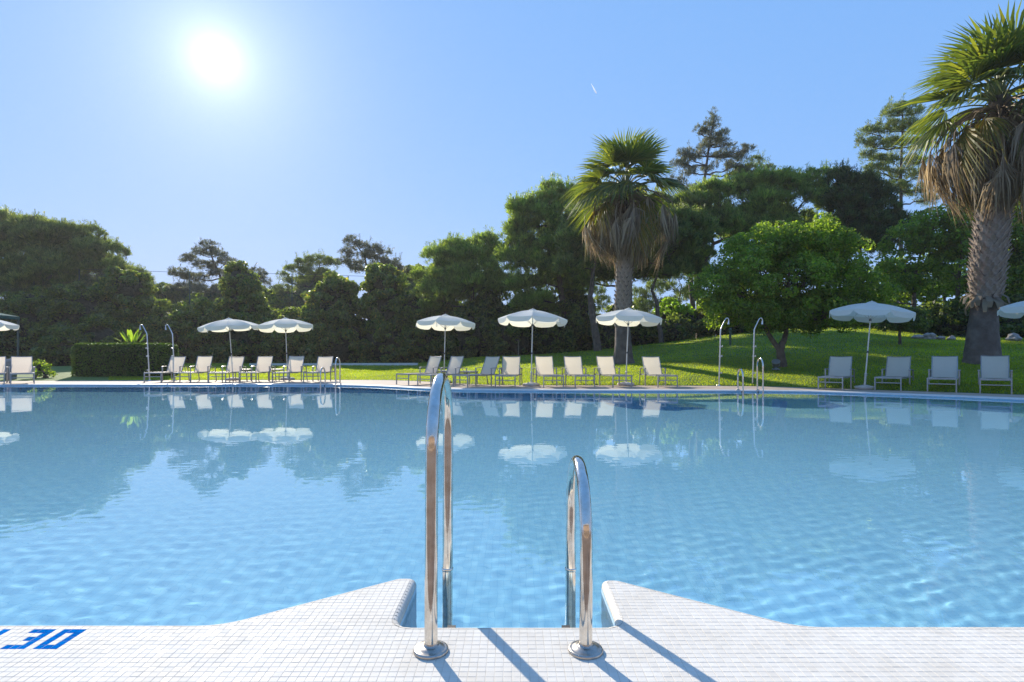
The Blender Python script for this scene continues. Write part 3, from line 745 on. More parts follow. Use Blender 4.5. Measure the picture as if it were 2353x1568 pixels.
parasol(-42, 877, -0.02, 0.0, 0.2, 'white parasol cut off by the left edge of the picture', 0)
parasol(536, 874.4, -0.06, 0.035, 0.0, 'off-white parasol on the left, its canopy edge overlapping the neighbour to the right', 2)
parasol(661, 873.4, -0.055, -0.035, rad(22.5), 'off-white parasol behind the lounger row, second whole one from the left', 0, 1.02)
parasol(1020, 880, 0.02, -0.05, rad(12), 'off-white parasol directly behind the tall near ladder rail', 1, 1.0)
parasol(1220.5, 887.6, 0.024, -0.035, rad(20), 'off-white parasol in the middle of the picture beside the lone front-facing lounger', 2, 1.0)
parasol(1438, 886.4, 0.045, -0.02, rad(35), 'off-white parasol standing in front of the fan palm trunk', 0, 1.02)
parasol(1987, 894.6, 0.085, 0.0, rad(14), 'white shaded parasol between the loungers on the right', 1, 1.03)
parasol(2408, 906, 0.06, 0.0, rad(8), 'white parasol cut off by the right edge of the picture', 1, 1.0)

# side tables
M['table'] = solid('grey_table_top', [(0.3, (0.42, 0.41, 0.40)), (0.7, (0.52, 0.51, 0.50))], 9, 0.5)
b = MB(); b.box((0, 0, 0.455), (0.50, 0.50, 0.022)); TT = b.mesh('table_top'); TT.materials.append(M['table'])
b = MB(); b.bar((0, 0, 0.0), (0, 0, 0.444), 0.028, 0.028); TL = b.mesh('leg'); TL.materials.append(M['frame'])
b = MB()
for s in (-1, 1): b.bar((-0.21, s * 0.215, 0.42), (0.21, s * 0.215, 0.42), 0.02, 0.03); b.bar((s * 0.215, -0.21, 0.42), (s * 0.215, 0.21, 0.42), 0.02, 0.03)
TA = b.mesh('apron'); TA.materials.append(M['frame'])
for px, py, rz, lb in ((545, 876.5, 0.1, 'low grey side table between loungers, right of the leftmost whole parasol pole'), (622, 876.3, 0.0, 'low grey side table behind the lounger beside the second parasol pole'),
                       (1022, 883, -0.6, 'low grey side table left of the tall near ladder rail top'), (1074, 885.6, -0.6, 'low grey side table between the two left-turned loungers, right of the tall ladder rail')):
    p = G(px, py); t = empty('side_table', (p.x, p.y + 0.5, 0.006), rz, lb, 'side table', 'low tables between the loungers')
    link('table_top', TT, None, t); link('apron', TA, None, t)
    for sx in (-1, 1):
        for sy in (-1, 1): o = link('leg', TL, None, t); o.location = (sx * 0.215, sy * 0.215, 0)

# outdoor showers
M['chrome'] = solid('shower_steel', [(0.3, (0.62, 0.58, 0.54)), (0.7, (0.74, 0.71, 0.67))], 8, 0.28, metal=0.9)
def shower(px, py, s, lean, label):
    p = G(px, py); t = empty('outdoor_shower', (p.x, p.y, 0.004), 0, label, 'shower', 'outdoor showers at the pool')
    L = lambda x, z: (s * x + lean * z, -0.02 * z, z)
    b = MB(); b.tube([L(0, 0.0), L(0, 1.0), L(0.0, 1.86), L(0.02, 1.92), L(0.13, 2.17), L(0.17, 2.235), L(0.215, 2.25), L(0.25, 2.22), L(0.262, 2.16)], [0.027, 0.025, 0.023, 0.02, 0.018, 0.018, 0.018, 0.018, 0.018], 10); b.build('post', M['chrome'], t)
    b = MB(); a, c = Vector(L(0.262, 2.17)), Vector(L(0.255, 2.04)); b.tube([a, a.lerp(c, 0.5), c], [0.018, 0.024, 0.036], 10); b.build('shower_head', M['chrome'], t)
    for z in (1.30, 0.98, 0.42):
        b = MB(); q = Vector(L(0, z)); b.tube([q - Vector((0, 0, 0.03)), q + Vector((0, 0, 0.03))], 0.034, 10); b.tube([q, q + Vector((s * 0.065, -0.01, 0.01))], 0.014, 8); b.tube([q + Vector((s * 0.065, -0.01, -0.02)), q + Vector((s * 0.065, -0.01, 0.04))], 0.018, 8); b.build('valve', M['chrome'], t)
    b = MB(); b.lathe([(0.0, 0.0), (0.08, 0.0), (0.08, 0.012), (0.03, 0.03), (0.026, 0.05)], 16); b.build('foot', M['chrome'], t)
shower(344, 875.6, -1, -0.045, 'left outdoor shower of the pair, standing before the clipped box hedge')
shower(402, 875.6, -1, -0.04, 'outdoor shower at the right end of the clipped box hedge')
shower(1652, 887.0, 1, 0.022, 'outdoor shower on the lawn edge, left of the pair near the round tree')
shower(1729, 887.0, 1, 0.024, 'outdoor shower nearest the round tree trunk, right one of its pair')
# ladders across the water
pl = G(779, 884.0)
make_ladder('pool_ladder', (pl.x, pl.y + 0.08, 0.004), math.pi, 0, 0.52, 0.93, 0.58, -0.04, 0.44, 0.024, 'far pool ladder on the left, beside the last lounger of the row', False)
pl = G(1744, 897.8)
make_ladder('pool_ladder', (pl.x, pl.y + 0.08, 0.004), math.pi - 0.10, 0, 0.54, 0.93, 0.62, -0.04, 0.44, 0.024, 'far pool ladder in front of the right pair of showers', False)
# ------------------------------------------------------------------ vegetation
RS = np.random.default_rng(11)
def unit(v): return v / np.maximum(np.linalg.norm(v, axis=-1, keepdims=True), 1e-9)
def rnd_dir(n): return unit(RS.normal(size=(n, 3)))
def on_ellipsoids(lobes, per_area, up_bias=0.0, inner=(0.72, 1.0)):
    """points in the outer layer of a set of ellipsoids (centre, radii) with their outward directions"""
    P, Nn = [], []
    for c, r in lobes:
        c = np.array(c); r = np.array(r)
        area = 4 * np.pi * ((r[0] * r[1]) ** 1.6 / 3 + (r[0] * r[2]) ** 1.6 / 3 + (r[1] * r[2]) ** 1.6 / 3) ** (1 / 1.6)
        n = max(int(area * per_area), 12); d = rnd_dir(n)
        if up_bias: d[:, 2] = np.where(RS.random(n) < up_bias, np.abs(d[:, 2]), d[:, 2])
        k = RS.uniform(inner[0], inner[1], (n, 1)) ** 0.7
        P.append(c + d * r * k); Nn.append(unit(d / r))
    return np.concatenate(P), np.concatenate(Nn)
def puffs_on(lobes, spacing, size, out_=1.16):
    """cover big lobes with smaller puffs so the outline breaks up"""
    out = []
    for c, r in lobes:
        c = np.array(c); r = np.array(r)
        area = 4 * np.pi * ((r[0] * r[1]) ** 1.6 / 3 + (r[0] * r[2]) ** 1.6 / 3 + (r[1] * r[2]) ** 1.6 / 3) ** (1 / 1.6)
        n = max(int(area / spacing ** 2), 3); d = rnd_dir(n)
        for q in d:
            s_ = size * RS.uniform(0.5, 1.4); out.append((c + q * r * RS.uniform(0.7, out_), np.array([s_, s_, s_ * 0.72])))
    return out
def tufts(P, Dn, blades, L, w, spread):
    """needle tufts: each is one island, blades fan out of one point"""
    n = len(P); ln = L * RS.uniform(0.6, 1.25, (n, blades, 1))
    d = unit(Dn[:, None, :] + RS.normal(size=(n, blades, 3)) * spread)
    side = unit(np.cross(d, RS.normal(size=(n, blades, 3)))) * w
    tip = P[:, None, :] + d * ln
    V = np.empty((n, 1 + 2 * blades, 3)); V[:, 0] = P; V[:, 1::2] = tip - side; V[:, 2::2] = tip + side
    base = (np.arange(n) * (1 + 2 * blades))[:, None]
    j = np.arange(blades)[None, :]
    Fc = np.stack([np.broadcast_to(base, (n, blades)), base + 1 + 2 * j, base + 2 + 2 * j], -1).reshape(-1, 3)
    return V.reshape(-1, 3), Fc
def leaves(P, Nn, size, asp=0.55, tilt=0.8):
    n = len(P); nn_ = unit(Nn + RS.normal(size=(n, 3)) * tilt); u = unit(np.cross(nn_, RS.normal(size=(n, 3)))); v = np.cross(nn_, u)
    s_ = (size * RS.uniform(0.6, 1.35, (n, 1))); a, b = u * s_, v * s_ * asp
    V = np.stack([P - a, P + b, P + a, P - b], 1).reshape(-1, 3)
    return V, np.arange(4 * n).reshape(-1, 4)
PINE_A = [(0, (0.077, 0.112, 0.051)), (0.4, (0.121, 0.167, 0.073)), (0.8, (0.178, 0.225, 0.095)), (1, (0.251, 0.270, 0.128))]
M['pine'] = leafy('pine_needles', PINE_A, 0.42, (2.26, 2.26, 0.96), 0.5, 0.3, 1.5, 0.42)
M['pine_bright'] = leafy('umbrella_pine_needles', [(0, (0.087, 0.135, 0.046)), (0.4, (0.144, 0.214, 0.074)), (0.8, (0.223, 0.301, 0.103)), (1, (0.290, 0.350, 0.128))], 0.45, (2.38, 2.37, 0.88), 0.5, 0.3, 1.5, 0.42)
M['pine_blue'] = leafy('bluish_pine_needles', [(0, (0.077, 0.099, 0.085)), (0.5, (0.126, 0.143, 0.117)), (1, (0.213, 0.206, 0.159))], 0.35, (1.78, 1.81, 1.28), 0.5, 0.3, 1.5, 0.42)
M['cypress'] = leafy('dark_conifer_needles', [(0, (0.034, 0.063, 0.032)), (0.6, (0.063, 0.108, 0.047)), (1, (0.112, 0.159, 0.063))], 0.3, (1.43, 1.67, 0.83), 0.5, 0.25, 1.5, 0.42)
M['broad'] = leafy('broad_leaves', [(0, (0.072, 0.118, 0.029)), (0.4, (0.114, 0.183, 0.038)), (0.8, (0.162, 0.238, 0.051)), (1, (0.247, 0.285, 0.082))], 0.55, (2.80, 2.79, 0.84), 0.42, 0.4, 1.8, 0.36)
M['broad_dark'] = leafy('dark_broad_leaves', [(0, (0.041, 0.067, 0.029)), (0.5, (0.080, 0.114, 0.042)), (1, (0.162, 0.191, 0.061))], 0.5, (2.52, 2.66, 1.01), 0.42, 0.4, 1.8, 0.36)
M['ivy'] = leafy('ivy_leaves', [(0, (0.056, 0.083, 0.033)), (0.45, (0.095, 0.135, 0.049)), (0.9, (0.152, 0.198, 0.066)), (1, (0.324, 0.254, 0.103))], 0.5, (3.08, 3.06, 1.01), 0.4, 0.45, 1.8, 0.36)
M['lime'] = leafy('lime_leaves', [(0, (0.159, 0.270, 0.032)), (0.6, (0.254, 0.381, 0.047)), (1, (0.350, 0.444, 0.079))], 0.5, (1.96, 2.03, 0.63), 0.45, 0.4)
M['bark'] = solid('pine_bark', [(0.3, (0.07, 0.05, 0.038)), (0.55, (0.13, 0.095, 0.072)), (0.8, (0.19, 0.15, 0.12))], 5, 0.9, bump_s=0.8, bump_scale=16, bump_d=0.04)
M['core_block'] = solid('dark_core_fill', [(0.3, (0.018, 0.02, 0.012)), (0.7, (0.035, 0.036, 0.02))], 4, 0.95, bump_s=1.0, bump_scale=5, bump_d=0.2)  # dark fill for the hidden cores that block light in the greenery

def lobe(px, py, rx, ry, d, depth=None):
    r = rx * d / F
    return (np.array(D(px, py, d)), np.array([r, depth if depth else max(r, ry * d / F) * 0.9, ry * d / F]))
def limb(b, a, c, r0, r1, sag=0.0, n=6, seed=0):
    rr = random.Random(seed); a, c = Vector(a), Vector(c); L = (c - a).length; pts = []
    for k in range(n + 1):
        t = k / n; p = a.lerp(c, t); w = math.sin(t * math.pi) * L * 0.06
        pts.append(p + Vector((rr.uniform(-w, w), rr.uniform(-w, w), rr.uniform(-w, w) + sag * math.sin(t * math.pi) * L)))
    b.tube(pts, [r0 + (r1 - r0) * k / n for k in range(n + 1)], 7)
    return pts
def trunk_mesh(paths, seed=0):
    b = MB()
    for pts, r0, r1 in paths:
        k = len(pts); b.tube(pts, [r0 + (r1 - r0) * i / (k - 1) for i in range(k)], 9)
    return b
def tree(name, label, d, base, trunk, lobes, kind='pine', cat='tree', group=None, dens=1.0, psz=0.62, psp=0.85, r0=0.22, twigs=True, leaf=0.15, blade=0.34, cores=True, mat_key=None, sparse=False):
    """trunk: list of (px, py) from base up; lobes: (px, py, rx, ry[, d offset]) in picture units at distance d"""
    bp = Vector(base) if not isinstance(base, tuple) else at_ground(base[0], base[1], -0.15)
    root = empty(name, bp, 0, label, cat, group)
    tp = [bp] + [D(a, b_, d) for a, b_ in trunk]
    LB = [lobe(l[0], l[1], l[2], l[3], d + (l[4] if len(l) > 4 else 0)) for l in lobes]
    b = MB(); k = len(tp)
    fine = []
    for i in range(k - 1):
        for j in range(4): fine.append(tp[i].lerp(tp[i + 1], j / 4) + Vector((math.sin(i * 3.1 + j) * 0.03, 0, 0)))
    fine.append(tp[-1]); nf = len(fine)
    b.tube([p - bp for p in fine], [max(r0 * (1 - 0.75 * i / (nf - 1)), 0.03) for i in range(nf)], 9)
    tr = b.build('trunk', M['bark'], root)
    for q, (c, r) in enumerate(LB):
        # nearest point on the trunk somewhat below the lobe
        best = min(fine[2:], key=lambda p: (Vector(c) - p).length + 2.0 * max(0, p.z - (c[2] - 0.15 * r[2])))
        b = MB(); dist = (Vector(c) - best).length
        pts = limb(b, best - bp, Vector(c) - bp, min(r0 * 0.42, 0.03 + 0.02 * dist), 0.022, -0.05, 6, q)
        for s_ in range(4):
            dd = Vector(rnd_dir(1)[0]); e = Vector(c) - bp + Vector((dd.x * r[0], dd.y * r[1], dd.z * r[2])) * 0.75
            limb(b, pts[3 + s_ % 3], e, 0.025, 0.010, 0, 4, q * 7 + s_)
        b.build('limb', M['bark'], tr)
    if kind == 'pine':
        pf = puffs_on(LB, psp, psz, 0.95) if sparse else puffs_on(LB, psp * 1.5, psz * 1.15, 1.2); P, Nn = on_ellipsoids(pf, 9.0 * dens, 0.4, (0.4, 1.0)) if sparse else on_ellipsoids(pf, 13.0 * dens, 0.86, (0.62, 1.0))
        Dn = unit(Nn * 0.7 + np.array([0, 0, 0.85])); V, Fc = tufts(P, Dn, 9, blade * 0.8, 0.017, 0.5) if sparse else tufts(P, Dn, 11, blade * 1.15, 0.022, 0.36)
        up_ = (Nn[:, 2] > 0.15) & (RS.random(len(P)) < (0.03 if sparse else 0.12)); Q = P[up_]; ax = unit(Nn[up_] * 0.45 + np.array([0, 0, 1.0]) + RS.normal(size=Q.shape) * 0.12); b0 = len(V)
        for h_ in (0.22, 0.42, 0.60):
            V2, F2 = tufts(Q + ax * h_, ax, 8, blade * 0.75, 0.017, 0.5); Fc = np.concatenate([Fc, F2 + len(V)]); V = np.concatenate([V, V2])
        key = mat_key or 'pine'
    elif kind == 'broad':
        pf = puffs_on(LB, psp, psz); P, Nn = on_ellipsoids(pf, 60.0 * dens, 0.1, (0.55, 1.0)); V, Fc = leaves(P, Nn, leaf); key = mat_key or 'broad'
    me = idx_mesh('crown', V - np.array(bp), Fc)
    link('crown', me, M[key], root)
    return root
def mound(name, label, lobes, key='ivy', cat='shrub', group=None, leaf=0.13, dens=1.0, psz=0.45, psp=0.62, core=0.8, base_z=None, stems=3):
    """a dense leafy mass: stems inside, leaves in a broken outer layer. lobes already in world units"""
    xs = np.mean([c for c, r in lobes], 0); z0 = ground_z(xs[0], xs[1]) if base_z is None else base_z
    bp = Vector((xs[0], xs[1], z0 - 0.1)); root = empty(name, bp, 0, label, cat, group)
    b = MB()
    for c, r in lobes:
        n_, m_ = 12, 7; vs = []
        for i in range(m_ + 1):
            th = math.pi * i / m_
            for j in range(n_):
                ph = 2 * math.pi * j / n_; k = core * (1 + 0.09 * math.sin(3 * ph + i) + 0.06 * math.cos(5 * ph + 2 * i))
                vs.append((c[0] - bp.x + r[0] * k * math.sin(th) * math.cos(ph), c[1] - bp.y + r[1] * k * math.sin(th) * math.sin(ph), c[2] - bp.z + r[2] * k * math.cos(th)))
        b.add(vs, [(i * n_ + j, (i + 1) * n_ + j, (i + 1) * n_ + (j + 1) % n_, i * n_ + (j + 1) % n_) for i in range(m_) for j in range(n_)], 0, True)
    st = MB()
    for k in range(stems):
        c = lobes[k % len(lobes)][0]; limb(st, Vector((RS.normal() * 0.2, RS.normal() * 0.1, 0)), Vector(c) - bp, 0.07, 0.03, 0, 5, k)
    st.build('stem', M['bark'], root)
    tw = b.build('blocking_core', M['core_block'], root); tw['kind'] = 'stuff'  # solid core added inside so that no light passes through the leaves
    pf = puffs_on(lobes, psp, psz); P, Nn = on_ellipsoids(pf, 62.0 * dens, 0.1, (0.5, 1.0))
    keep = P[:, 2] > z0 - 0.05
    V, Fc = leaves(P[keep], Nn[keep], leaf); link('foliage', idx_mesh('foliage', V - np.array(bp), Fc), M[key], root)
    return root
def Lb(*a): return [lobe(*q) for q in a]

# --- left: umbrella pine, fence, ivy, far pines
tree('stone_pine', 'big rounded umbrella pine at the far left above the fence', 48, (60, 48), [(70, 760), (90, 690), (100, 640)],
     [(-90, 545, 90, 42), (-10, 540, 60, 34), (55, 552, 60, 36), (120, 558, 55, 36), (175, 575, 50, 34), (228, 597, 46, 34), (275, 622, 40, 34), (305, 655, 30, 36), (-60, 620, 100, 55), (60, 625, 90, 55), (160, 645, 80, 50), (240, 670, 60, 45), (-40, 700, 100, 60), (80, 700, 90, 55), (180, 720, 80, 50)], r0=0.3, psz=0.8, psp=1.15, dens=0.8, mat_key='pine', blade=0.36)
tree('pine_tree', 'slender open pine left of centre behind the wire fence, below the sun', 56, (520, 56), [(524, 700), (508, 640), (490, 600), (482, 565)],
     [(480, 568, 20, 10), (462, 585, 18, 9), (500, 588, 18, 9), (434, 598, 20, 8), (520, 604, 20, 9), (470, 612, 24, 8), (412, 630, 22, 8), (450, 640, 28, 9), (505, 632, 24, 9), (545, 622, 16, 9), (590, 630, 18, 10), (604, 650, 14, 10), (570, 648, 18, 8), (425, 662, 30, 10), (480, 668, 30, 9)], r0=0.18, psz=0.34, psp=0.62, dens=1.0, mat_key='pine_blue', sparse=True)
tree('pine_tree', 'low spreading pine rising behind the ivy mounds, left of the middle', 56, (690, 56), [(700, 720), (712, 660), (735, 610)],
     [(735, 600, 26, 9), (705, 606, 24, 9), (764, 604, 18, 10), (680, 622, 22, 9), (655, 640, 16, 9), (720, 626, 26, 9), (690, 650, 30, 10), (750, 632, 24, 9), (650, 668, 26, 10)], r0=0.18, psz=0.34, psp=0.62, mat_key='pine', sparse=True)
tree('pine_tree', 'dark feathery pine standing above the ivy mounds in the middle', 56, (850, 56), [(850, 720), (846, 640), (838, 590), (815, 556)],
     [(810, 558, 16, 10), (832, 566, 16, 10), (862, 574, 16, 10), (882, 582, 14, 10), (800, 578, 16, 10), (845, 588, 24, 10), (795, 600, 18, 10), (870, 604, 22, 10), (908, 606, 16, 10), (830, 616, 30, 11), (890, 624, 24, 10), (918, 620, 12, 9)], r0=0.18, psz=0.34, psp=0.62, mat_key='pine_blue', sparse=True)
for i, (px, py, rx, ry, lb, key) in enumerate([(520, 696, 40, 34, 'far bushy tree half hidden by the pointed ivy mound', 'pine'), (608, 694, 34, 30, 'far bushy tree just right of the pointed ivy mound', 'pine'), (725, 676, 40, 40, 'far bushy tree left of the broad ivy mound', 'pine'), (400, 700, 48, 34, 'pale far bushy tree behind the low ivy hedge, left of the slender pine', 'pine'), (470, 706, 44, 30, 'far bushy tree behind the ivy hedge below the slender pine', 'broad'), (650, 704, 54, 34, 'far bushy tree right of the second ivy mound', 'broad'), (955, 640, 30, 24, 'small far tree top left of the right-hand pines', 'pine')]):
    L_ = [lobe(px, py, rx, ry, 58), lobe(px - rx * .5, py + 25, rx * .8, ry, 57), lobe(px + rx * .5, py + 30, rx * .8, ry, 57.5)]
    mound('bushy_tree', lb, L_ + [lobe(px, py + 75, rx * 1.1, 55, 58)], key, 'tree', 'bushy trees behind the fence', leaf=0.2, dens=0.5, psz=0.7, psp=0.9)

# wire fence with green posts
M['green_metal'] = solid('green_fence_paint', [(0.3, (0.045, 0.075, 0.065)), (0.7, (0.07, 0.105, 0.09))], 8, 0.5)
M['wire'] = solid('galvanised_wire', [(0.3, (0.16, 0.17, 0.165)), (0.7, (0.24, 0.25, 0.24))], 8, 0.5, metal=0.4)
FD = 46.2
fence = empty('wire_fence', at_ground(500, FD), 0, 'tall green wire mesh fence running behind the hedge from left to middle', 'fence')
fo = fence.location.copy()
fpts = [(-160, 612), (78, 615.5), (182, 619), (310, 623), (436, 626.5), (555, 628), (671, 630), (800, 634), (894, 637), (992, 641), (1090, 644)]
tops = [D(a, b_, FD) for a, b_ in fpts]
for p in tops: b = MB(); b.tube([Vector((p.x, p.y, ground_z(p.x, p.y))) - fo, p - fo], 0.045, 8); b.build('post', M['green_metal'], fence)
for a, c in zip(tops, tops[1:]):
    for dz in (0.0, -2.75): b = MB(); b.tube([a - fo + Vector((0, 0, dz)), c - fo + Vector((0, 0, dz))], 0.016, 5); b.build('rail', M['green_metal'], fence)
x0, x1 = tops[0].x, tops[-1].x; zt = lambda x: float(np.interp(x, [p.x for p in tops], [p.z for p in tops])); V = []; st_ = 0.16
k = x0 - 8
w_ = 0.005
while k < x1 + 8:
    for s in (-1, 1):
        a = Vector((k, FD, 0.6)); c = Vector((k + s * 7.4, FD, 8.0))
        for p, q in ((a, c),):
            # clip to the panel
            t0, t1 = 0.0, 1.0
            xs = [p.x + (q.x - p.x) * t for t in (0, 1)]
            pts_ = [p.lerp(q, t) for t in np.linspace(0, 1, 9)]
            pts_ = [r for r in pts_ if x0 < r.x < x1 and r.z < zt(r.x)]
            if len(pts_) < 2: continue
            u, v = pts_[0] - fo, pts_[-1] - fo
            V += [u + Vector((-w_, 0, 0)), u + Vector((w_, 0, 0)), v + Vector((w_, 0, 0)), v + Vector((-w_, 0, 0))]
    k += st_
tag(link('wire_mesh', idx_mesh('wire_mesh', np.array(V), np.arange(len(V)).reshape(-1, 4)), M['wire'], fence), kind='stuff')

IV = 'ivy mounds along the fence'
DI = 44.0
mound('ivy_mound', 'tall rounded ivy mound left of the low hedge, topped with sunlit leaves', Lb((290, 665, 46, 42, DI), (290, 730, 58, 55, DI), (290, 800, 66, 60, DI), (255, 700, 30, 50, DI)), 'ivy', 'ivy', IV, dens=0.9)
mound('ivy_mound', 'narrow pointed ivy mound between the low hedge and the pale far tree', Lb((556, 655, 34, 44, DI), (560, 710, 48, 45, DI), (560, 780, 60, 70, DI)), 'ivy', 'ivy', IV, dens=0.9)
mound('ivy_mound', 'broad ivy mound right of the second whole parasol from the left', Lb((775, 672, 38, 38, DI), (770, 720, 60, 50, DI), (775, 790, 80, 70, DI), (735, 740, 30, 60, DI)), 'ivy', 'ivy', IV, dens=0.9)
mound('ivy_mound', 'rounded ivy mound beneath the dark feathery pine', Lb((880, 655, 44, 40, DI), (890, 715, 58, 55, DI), (900, 790, 75, 70, DI)), 'ivy', 'ivy', IV, dens=0.9)
mound('ivy_hedge', 'low dark ivy hedge between the left mound and the pointed mound', Lb(*[(x_, 770, 42, 66, DI + 0.4) for x_ in (345, 390, 435, 480, 520)]), 'ivy', 'hedge', None, dens=0.8)
mound('ivy_hedge', 'low dark ivy hedge between the pointed mound and the broad mound', Lb(*[(x_, 778, 42, 66, DI + 0.4) for x_ in (615, 655, 695)]), 'ivy', 'hedge', None, dens=0.8)
mound('ivy_hedge', 'dark ivy bank left of the right-hand pines, below the sagging wire', Lb((960, 715, 40, 50, DI), (970, 790, 60, 70, DI), (1020, 740, 50, 60, DI), (1030, 800, 60, 60, DI)), 'ivy', 'hedge', None, dens=0.8)
SG = 'dark shrubs under the trees'
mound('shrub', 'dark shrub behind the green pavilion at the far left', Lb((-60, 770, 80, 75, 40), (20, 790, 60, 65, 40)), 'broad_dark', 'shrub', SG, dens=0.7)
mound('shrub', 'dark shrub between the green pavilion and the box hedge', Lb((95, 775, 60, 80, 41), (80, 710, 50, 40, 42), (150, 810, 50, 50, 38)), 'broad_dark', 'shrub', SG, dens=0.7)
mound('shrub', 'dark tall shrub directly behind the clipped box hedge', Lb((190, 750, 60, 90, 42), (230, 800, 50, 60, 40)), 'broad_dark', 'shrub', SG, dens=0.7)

# --- right-hand trees
tree('pine_tree', 'dense pine with a sloping crown, leftmost of the right-hand group', 42, (1080, 42), [(1085, 760), (1085, 690), (1088, 610)],
     [(1090, 568, 32, 24), (1135, 566, 30, 24), (1050, 590, 32, 24), (1015, 612, 28, 22), (985, 636, 24, 20), (1075, 620, 46, 32), (1130, 625, 44, 36), (1030, 655, 46, 34), (1095, 680, 56, 40), (1000, 690, 40, 36), (1150, 690, 46, 46)], r0=0.26, psz=0.7, psp=0.95, dens=0.95, mat_key='pine_bright')
tree('stone_pine', 'tall stepped pine left of the middle fan palm', 39, (1300, 39), [(1298, 720), (1285, 640), (1272, 560), (1275, 480)],
     [(1290, 452, 34, 20), (1245, 452, 26, 18), (1318, 470, 30, 26), (1222, 486, 28, 20), (1192, 512, 26, 18), (1262, 500, 40, 26), (1172, 540, 22, 16), (1215, 545, 34, 22), (1285, 545, 44, 34), (1205, 590, 44, 28), (1262, 600, 52, 34), (1310, 590, 34, 40), (1225, 640, 48, 32), (1285, 655, 50, 38), (1240, 690, 54, 36)], r0=0.28, psz=0.62, psp=0.85, dens=1.0, mat_key='pine_bright')
tree('stone_pine', 'pine with a pale forked trunk behind the skirt of the middle palm', 34, (1374, 34), [(1364, 740), (1356, 680), (1362, 630), (1372, 590)],
     [(1345, 560, 44, 26), (1400, 548, 40, 26), (1440, 520, 44, 30), (1330, 520, 36, 26), (1390, 500, 40, 30), (1320, 610, 30, 16), (1370, 470, 44, 26), (1430, 478, 44, 30), (1475, 525, 44, 30)], r0=0.26, psz=0.55, psp=0.75, dens=1.4, mat_key='pine')
tree('stone_pine', 'thin dark pine with a Y-shaped trunk right of the middle palm', 36, (1520, 36), [(1514, 740), (1510, 700), (1498, 668), (1512, 630), (1530, 600)],
     [(1475, 590, 40, 20), (1530, 590, 40, 24), (1500, 560, 50, 24), (1560, 560, 30, 26), (1535, 630, 26, 12), (1545, 530, 40, 26), (1585, 520, 34, 26), (1500, 520, 44, 26)], r0=0.17, psz=0.5, psp=0.75, dens=1.4, mat_key='pine')
tree('stone_pine', 'dense pine filling the space directly behind the middle palm crown', 41, (1455, 41), [(1450, 720), (1448, 640), (1460, 560)],
     [(1395, 520, 40, 30), (1440, 495, 40, 30), (1490, 500, 40, 30), (1540, 520, 40, 30), (1585, 500, 30, 26), (1420, 570, 44, 30), (1480, 565, 48, 34), (1540, 575, 44, 32), (1590, 560, 32, 30), (1470, 615, 50, 24), (1540, 620, 44, 20), (1330, 640, 36, 26), (1390, 630, 40, 24), (1610, 610, 30, 24)], r0=0.24, psz=0.6, psp=0.7, dens=1.6, mat_key='pine')
tree('pine_tree', 'tall pointed pine rising highest between the palm and the round tree', 46, (1594, 46), [(1592, 700), (1586, 620), (1598, 540), (1614, 440), (1626, 360), (1640, 275)],
     [(1641, 268, 9, 12), (1640, 292, 14, 10), (1626, 308, 16, 8), (1655, 314, 16, 9), (1606, 306, 12, 7), (1640, 330, 22, 9), (1668, 334, 18, 9), (1614, 344, 16, 8), (1716, 342, 12, 8), (1700, 358, 16, 9), (1660, 362, 22, 9), (1572, 352, 16, 8), (1588, 366, 18, 8), (1562, 376, 18, 8), (1580, 398, 18, 9), (1686, 384, 22, 11), (1630, 388, 16, 8), (1554, 420, 18, 9), (1700, 400, 20, 10), (1590, 440, 20, 9)], r0=0.24, psz=0.34, psp=0.62, dens=1.15, mat_key='pine_blue', sparse=True)
tree('pine_tree', 'small feathery pine top just right of the tall pointed pine', 46, (1740, 46), [(1740, 700), (1738, 500), (1736, 400)],
     [(1734, 378, 18, 10), (1712, 392, 20, 10), (1758, 392, 18, 10), (1776, 404, 14, 9), (1690, 408, 22, 10), (1735, 410, 30, 12), (1720, 428, 40, 12), (1770, 420, 24, 10)], r0=0.2, psz=0.34, psp=0.62, mat_key='pine', sparse=True)
tree('stone_pine', 'broad bright-topped umbrella pine above the round tree', 41, (1606, 41), [(1606, 700), (1608, 620), (1640, 560), (1720, 530), (1780, 510)],
     [(1650, 452, 36, 20), (1700, 440, 36, 20), (1748, 440, 34, 20), (1798, 424, 34, 20), (1840, 416, 34, 20), (1884, 428, 30, 22), (1620, 484, 34, 24), (1680, 486, 40, 24), (1740, 484, 44, 28), (1810, 474, 48, 32), (1868, 478, 44, 34), (1600, 530, 34, 28), (1650, 530, 44, 30), (1720, 540, 54, 32), (1800, 540, 60, 36), (1870, 540, 50, 36), (1584, 470, 30, 22), (1590, 580, 36, 26)], r0=0.24, psz=0.62, psp=0.85, dens=1.0, mat_key='pine_bright')
tree('conifer', 'blackish conifer right of the bright umbrella pine', 38, (1990, 38), [(1985, 700), (1978, 600), (1965, 480)],
     [(1930, 424, 16, 16), (1958, 428, 24, 18), (1985, 440, 24, 18), (1940, 462, 32, 24), (2008, 464, 26, 18), (1975, 486, 38, 24), (2036, 490, 24, 18), (1935, 510, 36, 26), (2000, 520, 44, 24), (2046, 524, 26, 18), (1960, 555, 50, 24), (2020, 560, 44, 22)], r0=0.24, psz=0.5, psp=0.72, dens=1.1, mat_key='cypress')
